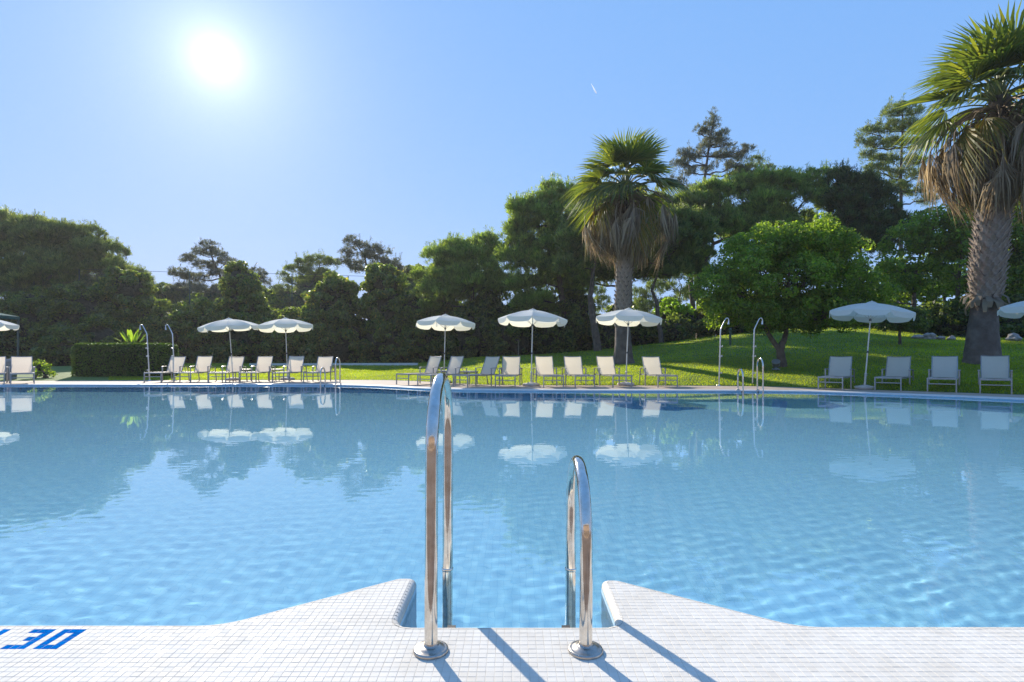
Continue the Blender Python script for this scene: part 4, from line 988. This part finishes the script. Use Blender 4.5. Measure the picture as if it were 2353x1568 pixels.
tree('pine_tree', 'tall pine with layered branches between the dark conifer and the big palm', 46, (2072, 46), [(2072, 700), (2070, 560), (2070, 440), (2072, 340), (2074, 265)],
     [(2068, 252, 24, 10), (2040, 262, 20, 9), (2096, 262, 22, 10), (1996, 306, 20, 10), (2030, 296, 26, 10), (2075, 292, 30, 11), (2110, 300, 26, 11), (1984, 330, 18, 9), (2020, 330, 28, 9), (2066, 330, 26, 10), (2110, 336, 26, 11), (2000, 362, 26, 9), (2050, 368, 26, 9), (2105, 372, 28, 10), (2010, 392, 30, 8), (2066, 400, 26, 9), (2115, 408, 26, 9), (1996, 414, 20, 7), (2050, 432, 30, 9), (2105, 440, 30, 9), (2130, 460, 24, 9)], r0=0.22, psz=0.34, psp=0.62, dens=1.0, mat_key='pine', sparse=True)
RT = 'leafy trees on the right behind the lawn'
tree('leafy_tree', 'leafy tree with gaps of sky right of the layered pine', 33, (2100, 33), [(2100, 700), (2105, 620), (2120, 560)],
     [(2110, 520, 42, 24), (2150, 508, 40, 24), (2080, 560, 40, 30), (2140, 560, 46, 34), (2060, 620, 34, 34), (2110, 630, 40, 34), (2180, 540, 36, 34), (2170, 600, 30, 30), (2050, 690, 40, 36)], 'broad', 'tree', RT, dens=0.62, psz=0.5, psp=0.8, leaf=0.11, r0=0.16)
tree('leafy_tree', 'leafy tree directly behind the big right palm trunk', 32, (2200, 32), [(2200, 700), (2205, 620), (2210, 560)],
     [(2200, 500, 40, 26), (2240, 510, 40, 30), (2220, 560, 46, 36), (2190, 630, 34, 30), (2250, 620, 46, 40), (2235, 690, 40, 40)], 'broad', 'tree', RT, dens=0.62, psz=0.5, psp=0.8, leaf=0.11, r0=0.16)
tree('leafy_tree', 'leafy tree at the right edge behind the big palm', 32, (2330, 32), [(2330, 700), (2330, 600)],
     [(2310, 490, 44, 34), (2360, 480, 44, 34), (2330, 560, 56, 44), (2400, 540, 60, 60), (2310, 640, 46, 44), (2370, 650, 60, 60)], 'broad', 'tree', RT, dens=0.66, psz=0.5, psp=0.78, leaf=0.11, r0=0.16)
# the round tree on the lawn
RD = 21.2
rt = at_ground(1797, RD)
tree('round_tree', 'round-crowned green tree with a forked trunk on the lawn behind the right showers', RD, (1797, RD), [(1794, 815), (1796, 792), (1806, 766), (1812, 730)],
     [(1812, 640, 150, 95), (1700, 670, 80, 72), (1920, 670, 90, 72), (1740, 590, 80, 60), (1870, 590, 90, 62), (1812, 556, 110, 46), (1665, 715, 52, 40), (1950, 710, 60, 40), (1760, 720, 90, 36), (1860, 722, 90, 34), (1640, 660, 34, 50), (1990, 670, 36, 50)], 'broad', 'tree', None, dens=1.6, psz=0.36, psp=0.54, leaf=0.058, r0=0.19)
b = MB(); q = rt
b.tube([Vector((0, 0, 0.0)), D(1790, 800, RD) - rt, D(1772, 775, RD) - rt, D(1755, 745, RD) - rt], [0.12, 0.105, 0.09, 0.07], 9)
for o in COL.objects:
    if o.name == 'round_tree': b.build('second_stem', M['bark'], o).location = (0, 0, 0.1)
# shrubs along the back of the lawn
for i, (lb_, L_, key, dn) in enumerate([
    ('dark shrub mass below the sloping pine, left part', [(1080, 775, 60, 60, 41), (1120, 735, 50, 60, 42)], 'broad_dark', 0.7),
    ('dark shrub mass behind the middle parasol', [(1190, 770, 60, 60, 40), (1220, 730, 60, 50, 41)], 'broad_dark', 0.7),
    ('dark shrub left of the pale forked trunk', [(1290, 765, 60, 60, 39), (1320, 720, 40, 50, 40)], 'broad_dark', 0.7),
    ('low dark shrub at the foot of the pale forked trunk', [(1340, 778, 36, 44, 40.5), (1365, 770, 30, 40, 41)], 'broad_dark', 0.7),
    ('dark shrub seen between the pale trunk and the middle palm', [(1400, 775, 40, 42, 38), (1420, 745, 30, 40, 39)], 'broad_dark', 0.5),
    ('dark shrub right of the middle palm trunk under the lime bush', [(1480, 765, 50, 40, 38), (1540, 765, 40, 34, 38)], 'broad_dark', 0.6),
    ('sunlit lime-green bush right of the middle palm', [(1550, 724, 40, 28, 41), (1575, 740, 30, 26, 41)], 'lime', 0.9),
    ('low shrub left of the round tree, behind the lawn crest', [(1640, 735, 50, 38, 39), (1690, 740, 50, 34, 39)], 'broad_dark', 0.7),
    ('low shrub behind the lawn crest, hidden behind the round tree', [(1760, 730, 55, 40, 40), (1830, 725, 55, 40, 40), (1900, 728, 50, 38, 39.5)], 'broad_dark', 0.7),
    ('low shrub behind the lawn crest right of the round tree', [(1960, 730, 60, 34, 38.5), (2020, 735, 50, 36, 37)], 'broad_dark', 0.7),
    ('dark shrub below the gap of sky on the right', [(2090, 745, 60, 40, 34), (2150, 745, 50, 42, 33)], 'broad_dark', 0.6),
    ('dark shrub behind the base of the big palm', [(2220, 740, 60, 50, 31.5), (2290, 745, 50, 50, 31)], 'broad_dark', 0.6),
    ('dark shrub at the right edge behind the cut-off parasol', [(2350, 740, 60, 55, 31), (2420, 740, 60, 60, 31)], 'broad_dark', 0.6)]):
    mound('shrub', lb_, Lb(*L_), key, 'shrub', SG if key != 'lime' else None, dens=dn)
# small tree on a stem and a young staked tree
sh = tree('small_tree', 'small dark mop-headed tree on a thin stem behind the right parasol', 26, (2066, 26), [(2067, 760), (2068, 745)], [(2060, 732, 40, 22), (2095, 735, 34, 20), (2035, 738, 24, 16)], 'broad', 'tree', None, dens=1.0, psz=0.3, psp=0.45, leaf=0.07, r0=0.08, mat_key='broad_dark')

# trees farther off that close the gaps between the trunks
FG = 'far trees seen between the trunks'
for lb_, px, py, rx, ry, d_, key in [('pale far pine seen between the forked trunk and the middle palm', 1345, 690, 50, 60, 54, 'pine'), ('pale far pine seen right of the middle palm trunk', 1490, 700, 50, 50, 56, 'pine'), ('pale far pine seen behind the lime-green bush', 1560, 660, 46, 50, 56, 'pine'),
        ('far leafy tree below the layered pine', 2060, 650, 60, 70, 44, 'broad'), ('far leafy tree left of the big palm trunk', 2170, 640, 60, 80, 42, 'broad'), ('far leafy tree right of the big palm trunk', 2350, 640, 70, 90, 42, 'broad')]:
    tree('far_tree', lb_, d_, (px, d_), [(px, py + 40), (px + 6, py)], [(px, py - ry * .4, rx * .6, ry * .4), (px - rx * .5, py, rx * .5, ry * .4), (px + rx * .5, py + 5, rx * .5, ry * .4), (px, py + ry * .5, rx * .7, ry * .4)], 'pine' if key == 'pine' else 'broad', 'tree', FG, dens=.5, psz=.6, psp=1.0, leaf=.13, r0=.15, mat_key=key)

mound('ivy_hedge', 'low dark hedge closing the gaps below the right-hand pines', Lb(*[(x_, 798, 30, 36, 44) for x_ in range(1060, 1380, 38)]), 'broad_dark', 'hedge', None, dens=0.5)
# ------------------------------------------------------------------ fan palms
M['frond'] = leafy('palm_leaf', [(0, (0.055, 0.085, 0.034)), (0.5, (0.088, 0.12, 0.045)), (0.85, (0.135, 0.16, 0.05)), (1, (0.20, 0.19, 0.05))], 0.5, (2.5, 2.4, 0.55), 0.38, 0.5)
M['frond_old'] = leafy('yellowing_palm_leaf', [(0, (0.12, 0.14, 0.03)), (0.5, (0.22, 0.19, 0.04)), (1, (0.32, 0.20, 0.06))], 0.5, (1.5, 1.3, 0.4), 0.5, 0.3)
M['dead'] = leafy('dry_palm_leaf', [(0, (0.16, 0.125, 0.095)), (0.4, (0.27, 0.22, 0.175)), (0.8, (0.37, 0.315, 0.26)), (1, (0.48, 0.40, 0.31))], 0.4, (1.5, 1.35, 1.05), 0.7, 0.15)
M['petiole'] = solid('palm_stalk', [(0.3, (0.10, 0.14, 0.03)), (0.7, (0.20, 0.20, 0.07))], 3, 0.45)
M['petiole_dead'] = solid('dry_palm_stalk', [(0.3, (0.20, 0.13, 0.08)), (0.7, (0.33, 0.24, 0.16))], 3, 0.7)
M['palm_bark'] = solid('palm_bark', [(0.3, (0.085, 0.062, 0.050)), (0.55, (0.14, 0.108, 0.088)), (0.8, (0.21, 0.17, 0.145))], 3.5, 0.9, bump_s=0.8, bump_scale=14, bump_d=0.03)
M['boot'] = solid('palm_leaf_base', [(0.3, (0.22, 0.165, 0.125)), (0.55, (0.33, 0.26, 0.205)), (0.8, (0.45, 0.37, 0.30))], 7, 0.85, bump_s=0.5, bump_scale=40, bump_d=0.01)
def fan_frond(seed, Lp, L, nseg, half, droop, fold, tipdrop):
    """fan leaf: stalk along +x, pleated blade of separate tapering segments"""
    r = random.Random(seed); b = MB()
    pts = [(Lp * t, 0, 0.10 * Lp * math.sin(t * 2.2) - droop * 0.25 * Lp * t * t) for t in (0, .25, .5, .75, 1)]
    b.tube(pts, [0.034, 0.026, 0.021, 0.017, 0.013], 6, 1)
    c = Vector(pts[-1]); base_slope = Vector(pts[-1]) - Vector(pts[-2]); sl = math.atan2(base_slope.z, base_slope.x)
    for k in range(nseg):
        a = -half + 2 * half * (k + 0.5) / nseg + r.uniform(-.02, .02); da = half / nseg
        ln = L * (1 - 0.30 * (abs(a) / half) ** 2) * r.uniform(0.9, 1.08)
        dz = -droop; up = (0.028 if k % 2 else -0.028)
        def P(rad_, ang, extra=0.0):
            x = rad_ * math.cos(ang); y = rad_ * math.sin(ang); t = rad_ / L
            z = fold * abs(y) * 0.55 - droop * L * (0.18 * t + 0.55 * t ** 2.6) + extra
            xx = x * math.cos(sl) - z * math.sin(sl) * 0.0; zz = x * math.sin(sl) + z
            return c + Vector((xx, y, zz))
        w1, w2 = da * 0.95, da * 0.72
        v = [P(0.03, a - w1), P(0.03, a + w1), P(ln * .34, a - w1, up), P(ln * .34, a + w1, -up), P(ln * .66, a - w2, up * .6), P(ln * .66, a + w2, -up * .6)]
        tx = a + r.uniform(-.05, .05); tp = P(ln, tx, -tipdrop * r.uniform(.3, 1.3))
        b.add(v + [tp], [(0, 1, 3, 2), (2, 3, 5, 4), (4, 5, 6)], 0, False)
    return b.mesh('frond')
def dead_frond(seed, reach, hang, nseg, width):
    r = random.Random(seed); b = MB()
    pts = [(0, 0, 0), (reach * .35, 0, reach * .12), (reach * .7, 0, reach * .02), (reach * .93, 0, -reach * .16), (reach, 0, -reach * .38)]
    b.tube(pts, [0.036, 0.028, 0.022, 0.016, 0.012], 5, 1)
    c = Vector(pts[-1])
    for k in range(nseg):
        u = -1 + 2 * (k + .5) / nseg; ln = hang * (1 - .35 * u * u) * r.uniform(.6, 1.2)
        y0 = u * .06; y1 = u * width * r.uniform(.6, 1.1); y2 = y1 * r.uniform(.7, 1.25)
        x1 = r.uniform(-.10, .10) * reach; x2 = x1 + r.uniform(-.15, .12); w = 0.022 * r.uniform(.6, 1.5); tw = r.uniform(0, 3.1)
        wx, wy = w * math.cos(tw), w * math.sin(tw)
        z1, z2 = -ln * r.uniform(.35, .5), -ln
        z1 += .10
        b.add([c + Vector((0, y0 - .01, 0)), c + Vector((0, y0 + .01, 0)), c + Vector((x1 * .6 - wx, y1 - wy, z1)), c + Vector((x1 * .6 + wx, y1 + wy, z1)), c + Vector((x2, y2, z2))], [(0, 1, 3, 2), (2, 3, 4)], 0, False)
    return b.mesh('dead_frond')
FRONDS = [fan_frond(i, 1.0, 1.15, 34, rad(108), .22 + .1 * i, .55 - .15 * i, .10 + .05 * i) for i in range(3)]
LOWF = [fan_frond(10 + i, 1.15, 1.1, 30, rad(95), .75 + .2 * i, .15, .22) for i in range(2)]
OLDF = [fan_frond(20 + i, 1.2, 1.05, 26, rad(70), 1.15 + .25 * i, .0, .3) for i in range(2)]
DEADF = [dead_frond(30 + i, 1.55 + .2 * i, 1.55, 26, .34) for i in range(3)] + [dead_frond(40 + i, .62 + .14 * i, 1.45, 26, .26) for i in range(3)]
for me in FRONDS + LOWF: me.materials.append(M['frond']); me.materials.append(M['petiole'])
for me in OLDF: me.materials.append(M['frond_old']); me.materials.append(M['petiole'])
for me in DEADF: me.materials.append(M['dead']); me.materials.append(M['petiole_dead'])
def boot_mesh(w, h, out):
    b = MB(); t = 0.022
    prof = [(-h * .55, .30, 0.0), (-h * .15, .95, out * .18), (h * .2, .62, out * .5), (h * .55, .30, out)]
    vs = []
    for z, ww, o in prof:
        vs += [(o + t, -w * ww / 2, z), (o + t * 1.5, 0, z), (o + t, w * ww / 2, z), (o - t * .4, w * ww / 2 * .9, z - .004), (o - t * .4, -w * ww / 2 * .9, z - .004)]
    fs = []
    for i in range(3):
        for j in range(5): a, c = 5 * i + j, 5 * i + (j + 1) % 5; fs.append((a, c, c + 5, a + 5))
    fs += [(4, 3, 2, 1, 0), (15, 16, 17, 18, 19)]
    b.add(vs, fs); me = b.mesh('leaf_base'); me.materials.append(M['boot']); return me
def fan_palm(label, base, path, rads, crown, z_boot0, z_boot1, rows, per, bw, bh, bout, scale, nf, seed, skirt_lo):
    """path: trunk points from base; crown: where the leaves come out"""
    r = random.Random(seed); root = empty('fan_palm', base, 0, label, 'palm tree', 'fan palms on the lawn')
    pts = [Vector(p) - base for p in path]
    def at(z):
        for a, b_ in zip(range(len(pts) - 1), range(1, len(pts))):
            if pts[a].z <= z <= pts[b_].z or b_ == len(pts) - 1:
                t = (z - pts[a].z) / (pts[b_].z - pts[a].z); return pts[a].lerp(pts[b_], t), rads[a] + (rads[b_] - rads[a]) * t
    b = MB(); zs = np.linspace(pts[0].z, pts[-1].z, 60); ring = [at(float(z)) for z in zs]
    b.tube([c for c, _ in ring], [q * (1 + .018 * math.sin(i * 2.3)) for i, (_, q) in enumerate(ring)], 20)
    tr = b.build('trunk', M['palm_bark'], root)
    bm_ = boot_mesh(bw, bh, bout)
    for i in range(rows):
        z = z_boot0 + (z_boot1 - z_boot0) * i / (rows - 1); c, q = at(z)
        for j in range(per):
            a = 2 * math.pi * (j + .5 * (i % 2)) / per + r.uniform(-.05, .05)
            o = link('leaf_base', bm_, None, tr); o.location = c + Vector((math.cos(a) * q * .97, math.sin(a) * q * .97, r.uniform(-.015, .015)))
            o.rotation_euler = (r.uniform(-.08, .08), r.uniform(-.1, .12), a); s = r.uniform(.88, 1.12); o.scale = (s * r.uniform(.8, 1.3), s, s)
    cr = Vector(crown) - base
    def put(name, me, z, az, el, sc, rx=0.0):
        o = link(name, me, None, root); o.location = (cr.x + math.cos(az) * .08, cr.y + math.sin(az) * .08, z)
        o.rotation_mode = 'QUATERNION'
        o.rotation_quaternion = Quaternion((0, 0, 1), az) @ Quaternion((0, 1, 0), -el) @ Quaternion((1, 0, 0), rx); o.scale = (sc,) * 3
    ga = 2.39996
    for k in range(nf):
        t = k / (nf - 1); az = k * ga + r.uniform(-.2, .2); el = rad(84 - 72 * t ** .85 + r.uniform(-9, 9))
        put('frond', FRONDS[r.randrange(3)], cr.z + .25 - .35 * t, az, el, scale * r.uniform(.9, 1.08), r.uniform(-.35, .35))
    for k in range(int(nf * .55)):
        az = k * ga + 1.0; el = rad(r.uniform(-8, 24)); put('frond', LOWF[k % 2], cr.z - .1 - r.uniform(0, .15), az, el, scale * r.uniform(.9, 1.1), r.uniform(-.5, .5))
    for k in range(int(nf * .4)):
        az = k * ga + .4; el = rad(r.uniform(-38, -8)); put('yellowing_frond', OLDF[k % 2], cr.z - .25 - r.uniform(0, .2), az, el, scale * r.uniform(.85, 1.05), r.uniform(-.5, .5))
    for k in range(70):
        az = k * ga + r.uniform(-.2, .2); t = r.random(); put('dead_frond', DEADF[k % 3], cr.z - .25 - .75 * t, az, rad(r.uniform(-26, 8) - 14 * t), scale * r.uniform(.68, .98), r.uniform(-.25, .25))
    for k in range(60):
        az = k * ga + r.uniform(-.2, .2); t = r.random(); put('dead_frond', DEADF[3 + k % 3], cr.z - .35 - skirt_lo * t, az, rad(r.uniform(-30, 5)), scale * r.uniform(.85, 1.1), r.uniform(-.25, .25))
    return root
PD = 25.0
bp = at_ground(1434, PD, -.1)
fan_palm('fan palm with a brown dead-leaf skirt in the middle of the lawn', bp, [bp, D(1432, 822, PD), D(1432, 790, PD), D(1430, 740, PD), D(1434, 640, PD), D(1438, 520, PD), D(1438, 425, PD)],
         [.50, .43, .37, .305, .31, .31, .27], D(1437, 432, PD), Z(745, PD) - bp.z, Z(560, PD) - bp.z, 19, 11, .24, .24, .085, 1.12, 28, 1, 1.35)
PR = 19.5
bp2 = at_ground(2258, PR, -.1)
fan_palm('large fan palm with a shaggy trunk at the right edge', bp2, [bp2, D(2257, 815, PR), D(2258, 770, PR), D(2262, 705, PR), D(2268, 640, PR), D(2280, 520, PR), D(2292, 400, PR), D(2297, 225, PR)],
         [.60, .52, .45, .38, .42, .42, .38, .30], D(2296, 232, PR), Z(680, PR) - bp2.z, Z(440, PR) - bp2.z, 24, 12, .24, .28, .13, 1.34, 27, 4, 1.0)
# fringe of old leaf stubs where the shaggy trunk begins
for o in list(COL.objects):
    if o.name == 'fan_palm.001':
        r = random.Random(8)
        for k in range(26):
            a = k * 2.39996; q = link('leaf_stub', None, None, o) if False else None
            b = MB(); L_ = r.uniform(.35, .55); w = r.uniform(.05, .09)
            b.add([(0, -w, 0), (0, w, 0), (.16, w * 1.2, -L_ * .5), (.16, -w * 1.2, -L_ * .5), (.14, w * .7, -L_), (.14, -w * .7, -L_)], [(0, 1, 2, 3), (3, 2, 4, 5)])
            s_ = b.build('leaf_stub', M['dead'], o); c = D(2263, 690, PR) - bp2
            s_.location = c + Vector((math.cos(a) * .42, math.sin(a) * .42, r.uniform(-.05, .25))); s_.rotation_euler = (0, r.uniform(-.5, .1), a)
# ------------------------------------------------------------------ clipped hedge, pavilion and small things
HD = 25.6
hx0, hx1 = X(190, HD), X(391, HD); hz0, hz1 = 0.0, Z(792, HD); hb = Vector(((hx0 + hx1) / 2, HD, ground_z((hx0 + hx1) / 2, HD)))
hedge = empty('box_hedge', hb, 0, 'clipped rectangular green hedge with a sunlit top behind the left showers', 'hedge')
hw, hd_, hh = (hx1 - hx0) / 2, 0.75, hz1 - hb.z
b = MB(); nrm = []
def hedge_pts(n):
    u = RS.uniform(-1, 1, (n, 3)); ax = RS.choice(3, n, p=[.12, .44, .44]); sg = np.where(RS.random(n) < .5, -1, 1)
    sg = np.where(ax == 2, 1, sg); u[np.arange(n), ax] = sg
    nn_ = np.zeros((n, 3)); nn_[np.arange(n), ax] = sg
    P = np.stack([u[:, 0] * hw, u[:, 1] * hd_, (u[:, 2] * .5 + .5) * hh], 1)
    # round the corners
    e = np.array([.28, .22, .2]); lim = np.array([hw, hd_, hh]); q = P.copy(); q[:, 2] = np.maximum(q[:, 2], .0)
    core = np.minimum(np.abs(q), lim - e) * np.sign(q); core[:, 2] = np.minimum(q[:, 2], hh - e[2])
    dv = q - core; l = np.linalg.norm(dv / e, axis=1, keepdims=True); P = np.where(l > 1e-6, core + dv / np.maximum(l, 1e-6), q)
    P += RS.normal(size=P.shape) * .025; return P, nn_
P, Nn = hedge_pts(17000)
V, Fc = leaves(P, Nn, .05, .55, .9); M['box'] = leafy('box_leaves', [(0, (0.045, 0.085, 0.016)), (.5, (0.075, 0.135, 0.022)), (1, (0.13, 0.19, 0.04))], .45, (1.5, 1.6, .5), .45, .4)
link('foliage', idx_mesh('foliage', V, Fc), M['box'], hedge)
b = MB(); b.box((0, 0, hh / 2 - .06), (2 * hw - .3, 2 * hd_ - .25, hh - .14)); tag(b.build('blocking_core', M['core_block'], hedge), kind='stuff')  # solid block added inside the hedge to stop light
# strelitzia behind the hedge
sb = at_ground(304, 27.2); st = empty('paddle_leaf_plant', sb, 0, 'bright paddle-leaved plant rising behind the clipped hedge', 'plant')
for k in range(13):
    a = k * 2.4; sp = .10 + .035 * k; tz = 2.35 - sb.z - .03 * k - (.12 if k > 8 else 0); r_ = random.Random(k)
    b = MB(); base = Vector((math.cos(a) * .1, math.sin(a) * .1, .9)); mid = Vector((math.cos(a) * sp * .8, math.sin(a) * sp * .8, 1.55)); tip = Vector((math.cos(a) * (sp + .22), math.sin(a) * (sp + .22), tz))
    b.tube([base * .2, base, mid], [.02, .018, .012], 5, 1); d_ = (tip - mid); sd = Vector((-math.sin(a), math.cos(a), 0))
    vs = []
    for t, w in ((0, .01), (.25, .07), (.55, .085), (.85, .05), (1, .004)):
        c = mid + d_ * t; vs += [c - sd * w + Vector((0, 0, .02 * (w > .02))), c, c + sd * w + Vector((0, 0, .02 * (w > .02)))]
    b.add(vs, [q for i in range(4) for q in ((3 * i, 3 * i + 1, 3 * i + 4, 3 * i + 3), (3 * i + 1, 3 * i + 2, 3 * i + 5, 3 * i + 4))], 0, True)
    b.build('leaf', [M['broad'], M['petiole']], st)
# small leafy plant left of the hedge
mound('shrub', 'small bright leafy plant beside the second lounger from the left edge', Lb((92, 845, 14, 18, 24), (108, 858, 12, 10, 24)), 'broad', 'shrub', None, leaf=.06, dens=1.2, psz=.14, psp=.22, core=.4)
# green pavilion
M['awning'] = solid('green_awning', [(0.3, (0.018, 0.085, 0.085)), (0.7, (0.03, 0.12, 0.115))], 4, .9, bump_s=.1, spec=.05)
gd = 26.5; cx_ = X(43, 29.5) - 1.56; gz = 0.02; pav_ = empty('pavilion', (cx_, gd + 1.5, ground_z(cx_, gd + 1.5)), 0, 'dark green fabric pavilion cut off by the left edge', 'pavilion')
half = 1.56; ez, az_ = Z(728, 29.5) - pav_.location.z, Z(690, gd) - pav_.location.z
b = MB(); c4 = [(-half, -half, ez), (half, -half, ez), (half, half, ez), (-half, half, ez)]
for i in range(4): p, q = Vector(c4[i]), Vector(c4[(i + 1) % 4]); ap = Vector((0, 0, az_)); m1, m2 = p.lerp(ap, .5) - Vector((0, 0, .06)), q.lerp(ap, .5) - Vector((0, 0, .06)); b.add([p, q, m2, m1, ap], [(0, 1, 2, 3), (3, 2, 4)], 0, True)
b.build('roof', M['awning'], pav_)
for i in range(4):
    p, q = Vector(c4[i]), Vector(c4[(i + 1) % 4]); b = MB(); b.bar(p - Vector((0, 0, .08)), q - Vector((0, 0, .08)), .02, .16); b.build('valance', M['awning'], pav_)
    b = MB(); o_ = Vector((p.x * .97, p.y * .97, 0)); b.tube([o_, o_ + Vector((0, 0, ez - .02))], .05, 8); b.build('post', M['green_metal'], pav_)
# grey bin behind the second lounger
M['bin'] = solid('grey_plastic', [(0.3, (0.16, 0.18, 0.20)), (0.7, (0.22, 0.24, 0.26))], 5, .5)
bn_ = G(24, 874.5); bi = empty('litter_bin', (bn_.x, bn_.y, 0.01), .2, 'grey litter bin standing behind the second lounger from the left edge', 'bin')
b = MB(); b.lathe([(0, 0), (.17, 0), (.20, .02), (.22, .72), (.23, .74), (.22, .76), (.20, .76)], 18); b.build('body', M['bin'], bi)
b = MB(); b.lathe([(.235, .74), (.24, .76), (.235, .79), (.15, .86), (0, .88)], 18); b.build('lid', M['bin'], bi)
# post and stake on the lawn
M['green_post'] = solid('green_post_paint', [(0.3, (0.05, 0.09, 0.06)), (0.7, (0.08, 0.12, 0.08))], 5, .6)
M['wood'] = solid('weathered_wood', [(0.3, (0.16, 0.13, 0.10)), (0.7, (0.27, 0.23, 0.19))], 6, .85)
lp = at_ground(1678, 29); t = empty('lawn_post', lp, 0, 'short dark green post on the lawn between the two right showers', 'post')
b = MB(); b.tube([(0, 0, -.1), (0, 0, .75)], .06, 10); b.build('shaft', M['green_post'], t)
b = MB(); b.lathe([(.06, .75), (.09, .76), (.09, .84), (.05, .90), (0, .91)], 12); b.build('cap', M['green_post'], t)
yp = at_ground(1191, 31); t = empty('tree_stake', yp, 0, 'thin pale wooden stake left of the middle parasol', 'stake')
b = MB(); b.tube([(0, 0, -.1), (0.01, 0, .5), (0.02, 0, 1.15)], [.025, .022, .02], 7); b.build('shaft', M['wood'], t)
b = MB(); b.tube([(0.02, 0, 1.05), (-.05, 0, 1.13), (-.11, 0, 1.17)], .012, 5); b.build('tie', M['wood'], t)
# rocks
M['rock'] = solid('pale_rock', [(0.3, (0.20, 0.18, 0.16)), (0.7, (0.40, 0.36, 0.32))], 4, .9, bump_s=.7, bump_scale=8, bump_d=.04)
def rock(px, d, s, label, seed):
    p = at_ground(px, d); r = random.Random(seed); bm = bmesh.new(); bmesh.ops.create_icosphere(bm, subdivisions=2, radius=1)
    ph = [r.uniform(0, 6) for _ in range(6)]
    for v in bm.verts:
        k = 1 + .16 * math.sin(v.co.x * 3 + ph[0]) + .14 * math.sin(v.co.y * 4 + ph[1]) + .12 * math.sin(v.co.z * 5 + ph[2]); v.co = Vector((v.co.x * s * k, v.co.y * s * .8 * k, v.co.z * s * .62 * k))
    me = bpy.data.meshes.new('rock'); bm.to_mesh(me); bm.free(); o = link('rock', me, M['rock']); o.location = p + Vector((0, 0, s * .3)); tag(o, label, 'rock', 'rocks at the back of the lawn')
for i, (px, d, s, lb_) in enumerate([(2108, 28.6, .26, 'pale rock at the back of the lawn, leftmost of the row behind the right parasol'), (2134, 28.4, .34, 'largest pale rock in the row behind the lawn, left of the big palm'), (2160, 28.2, .22, 'small pale rock in the middle of the row behind the lawn'), (2186, 28.0, .20, 'low pale rock nearest the big palm trunk, left of it'), (2330, 27, .36, 'grey shaded rock right of the big palm trunk')]): rock(px, d, s, lb_, i)
M['lamp_body'] = solid('grey_cast_metal', [(0.3, (0.12, 0.13, 0.125)), (0.7, (0.2, 0.21, 0.2))], 6, .55)
sp = at_ground(1783, 20.6); t = empty('ground_spotlight', sp, .3, 'grey ground spotlight at the foot of the round tree', 'spotlight')
b = MB(); b.lathe([(0, 0), (.13, 0), (.14, .03), (.11, .07), (.05, .08), (.05, .16)], 16); b.build('foot', M['lamp_body'], t)
b = MB(); b.lathe([(0, -.13), (.10, -.13), (.13, -.06), (.14, .08), (.15, .10), (.13, .11), (0, .10)], 16); o = b.build('head', M['lamp_body'], t); o.location = (0, 0, .24); o.rotation_euler = (.5, -.5, 0)
# contrail high in the sky
M['vapour'] = cloth('vapour', (.9, .9, .9), (.95, .95, .95), .8, (1, 1, 1))
c1, c2 = D(1358, 192, 2400), D(1371, 216, 2400); b = MB()
b.tube([c1.lerp(c2, t) for t in (0, .3, .6, .85, 1)], [.4, 1.6, 2.4, 2.8, .6], 8); tag(b.build('contrail', M['vapour']), 'short white contrail high in the clear blue sky', 'contrail')
# rendered house front behind the viewer, seen only as the brown reflection in the ladder rails
M['render_wall'] = solid('brown_render', [(0.3, (0.30, 0.22, 0.165)), (0.7, (0.37, 0.28, 0.21))], 1.5, .9, bump_s=.2)
M['house_glass'] = solid('dark_window_glass', [(0.3, (0.03, 0.04, 0.05)), (0.7, (0.05, 0.06, 0.07))], 2, .1)
ho = empty('pool_house', (0, -13, -.01), 0, 'brown pool house behind the viewer, seen mirrored in the near ladder rails', 'building')
b = MB(); b.box((0, 0, 2.6), (46, .4, 5.2)); b.build('wall', M['render_wall'], ho)
b = MB(); b.box((0, .1, 5.3), (47, 1.4, .22)); b.build('roof_edge', M['kerb'], ho)
for k in range(-4, 5):
    b = MB(); b.box((k * 4.6, .23, 1.6), (2.2, .08, 2.2)); w_ = b.build('window', M['house_glass'], ho)
    b = MB(); b.box((k * 4.6, .29, .46), (2.5, .12, .08)); b.build('sill', M['kerb'], w_)
# ------------------------------------------------------------------ thin air veil, added to lift the dark trees
hz = MB(); hz.box((0, 30, 7.4), (220, 110, 21.0))
hm, nd, lk = mat('added_haze'); ho_ = N(nd, 'ShaderNodeOutputMaterial'); pv = N(nd, 'ShaderNodeVolumePrincipled')
pv.inputs['Density'].default_value = 0.00042; pv.inputs['Anisotropy'].default_value = 0.35; pv.inputs['Color'].default_value = (1.0, 0.99, 0.97, 1)
lk.new(pv.outputs[0], ho_.inputs['Volume'])
tag(hz.build('added_haze', hm), 'thin pale air volume added over the garden to lift the shadows', 'added_haze', kind='stuff')
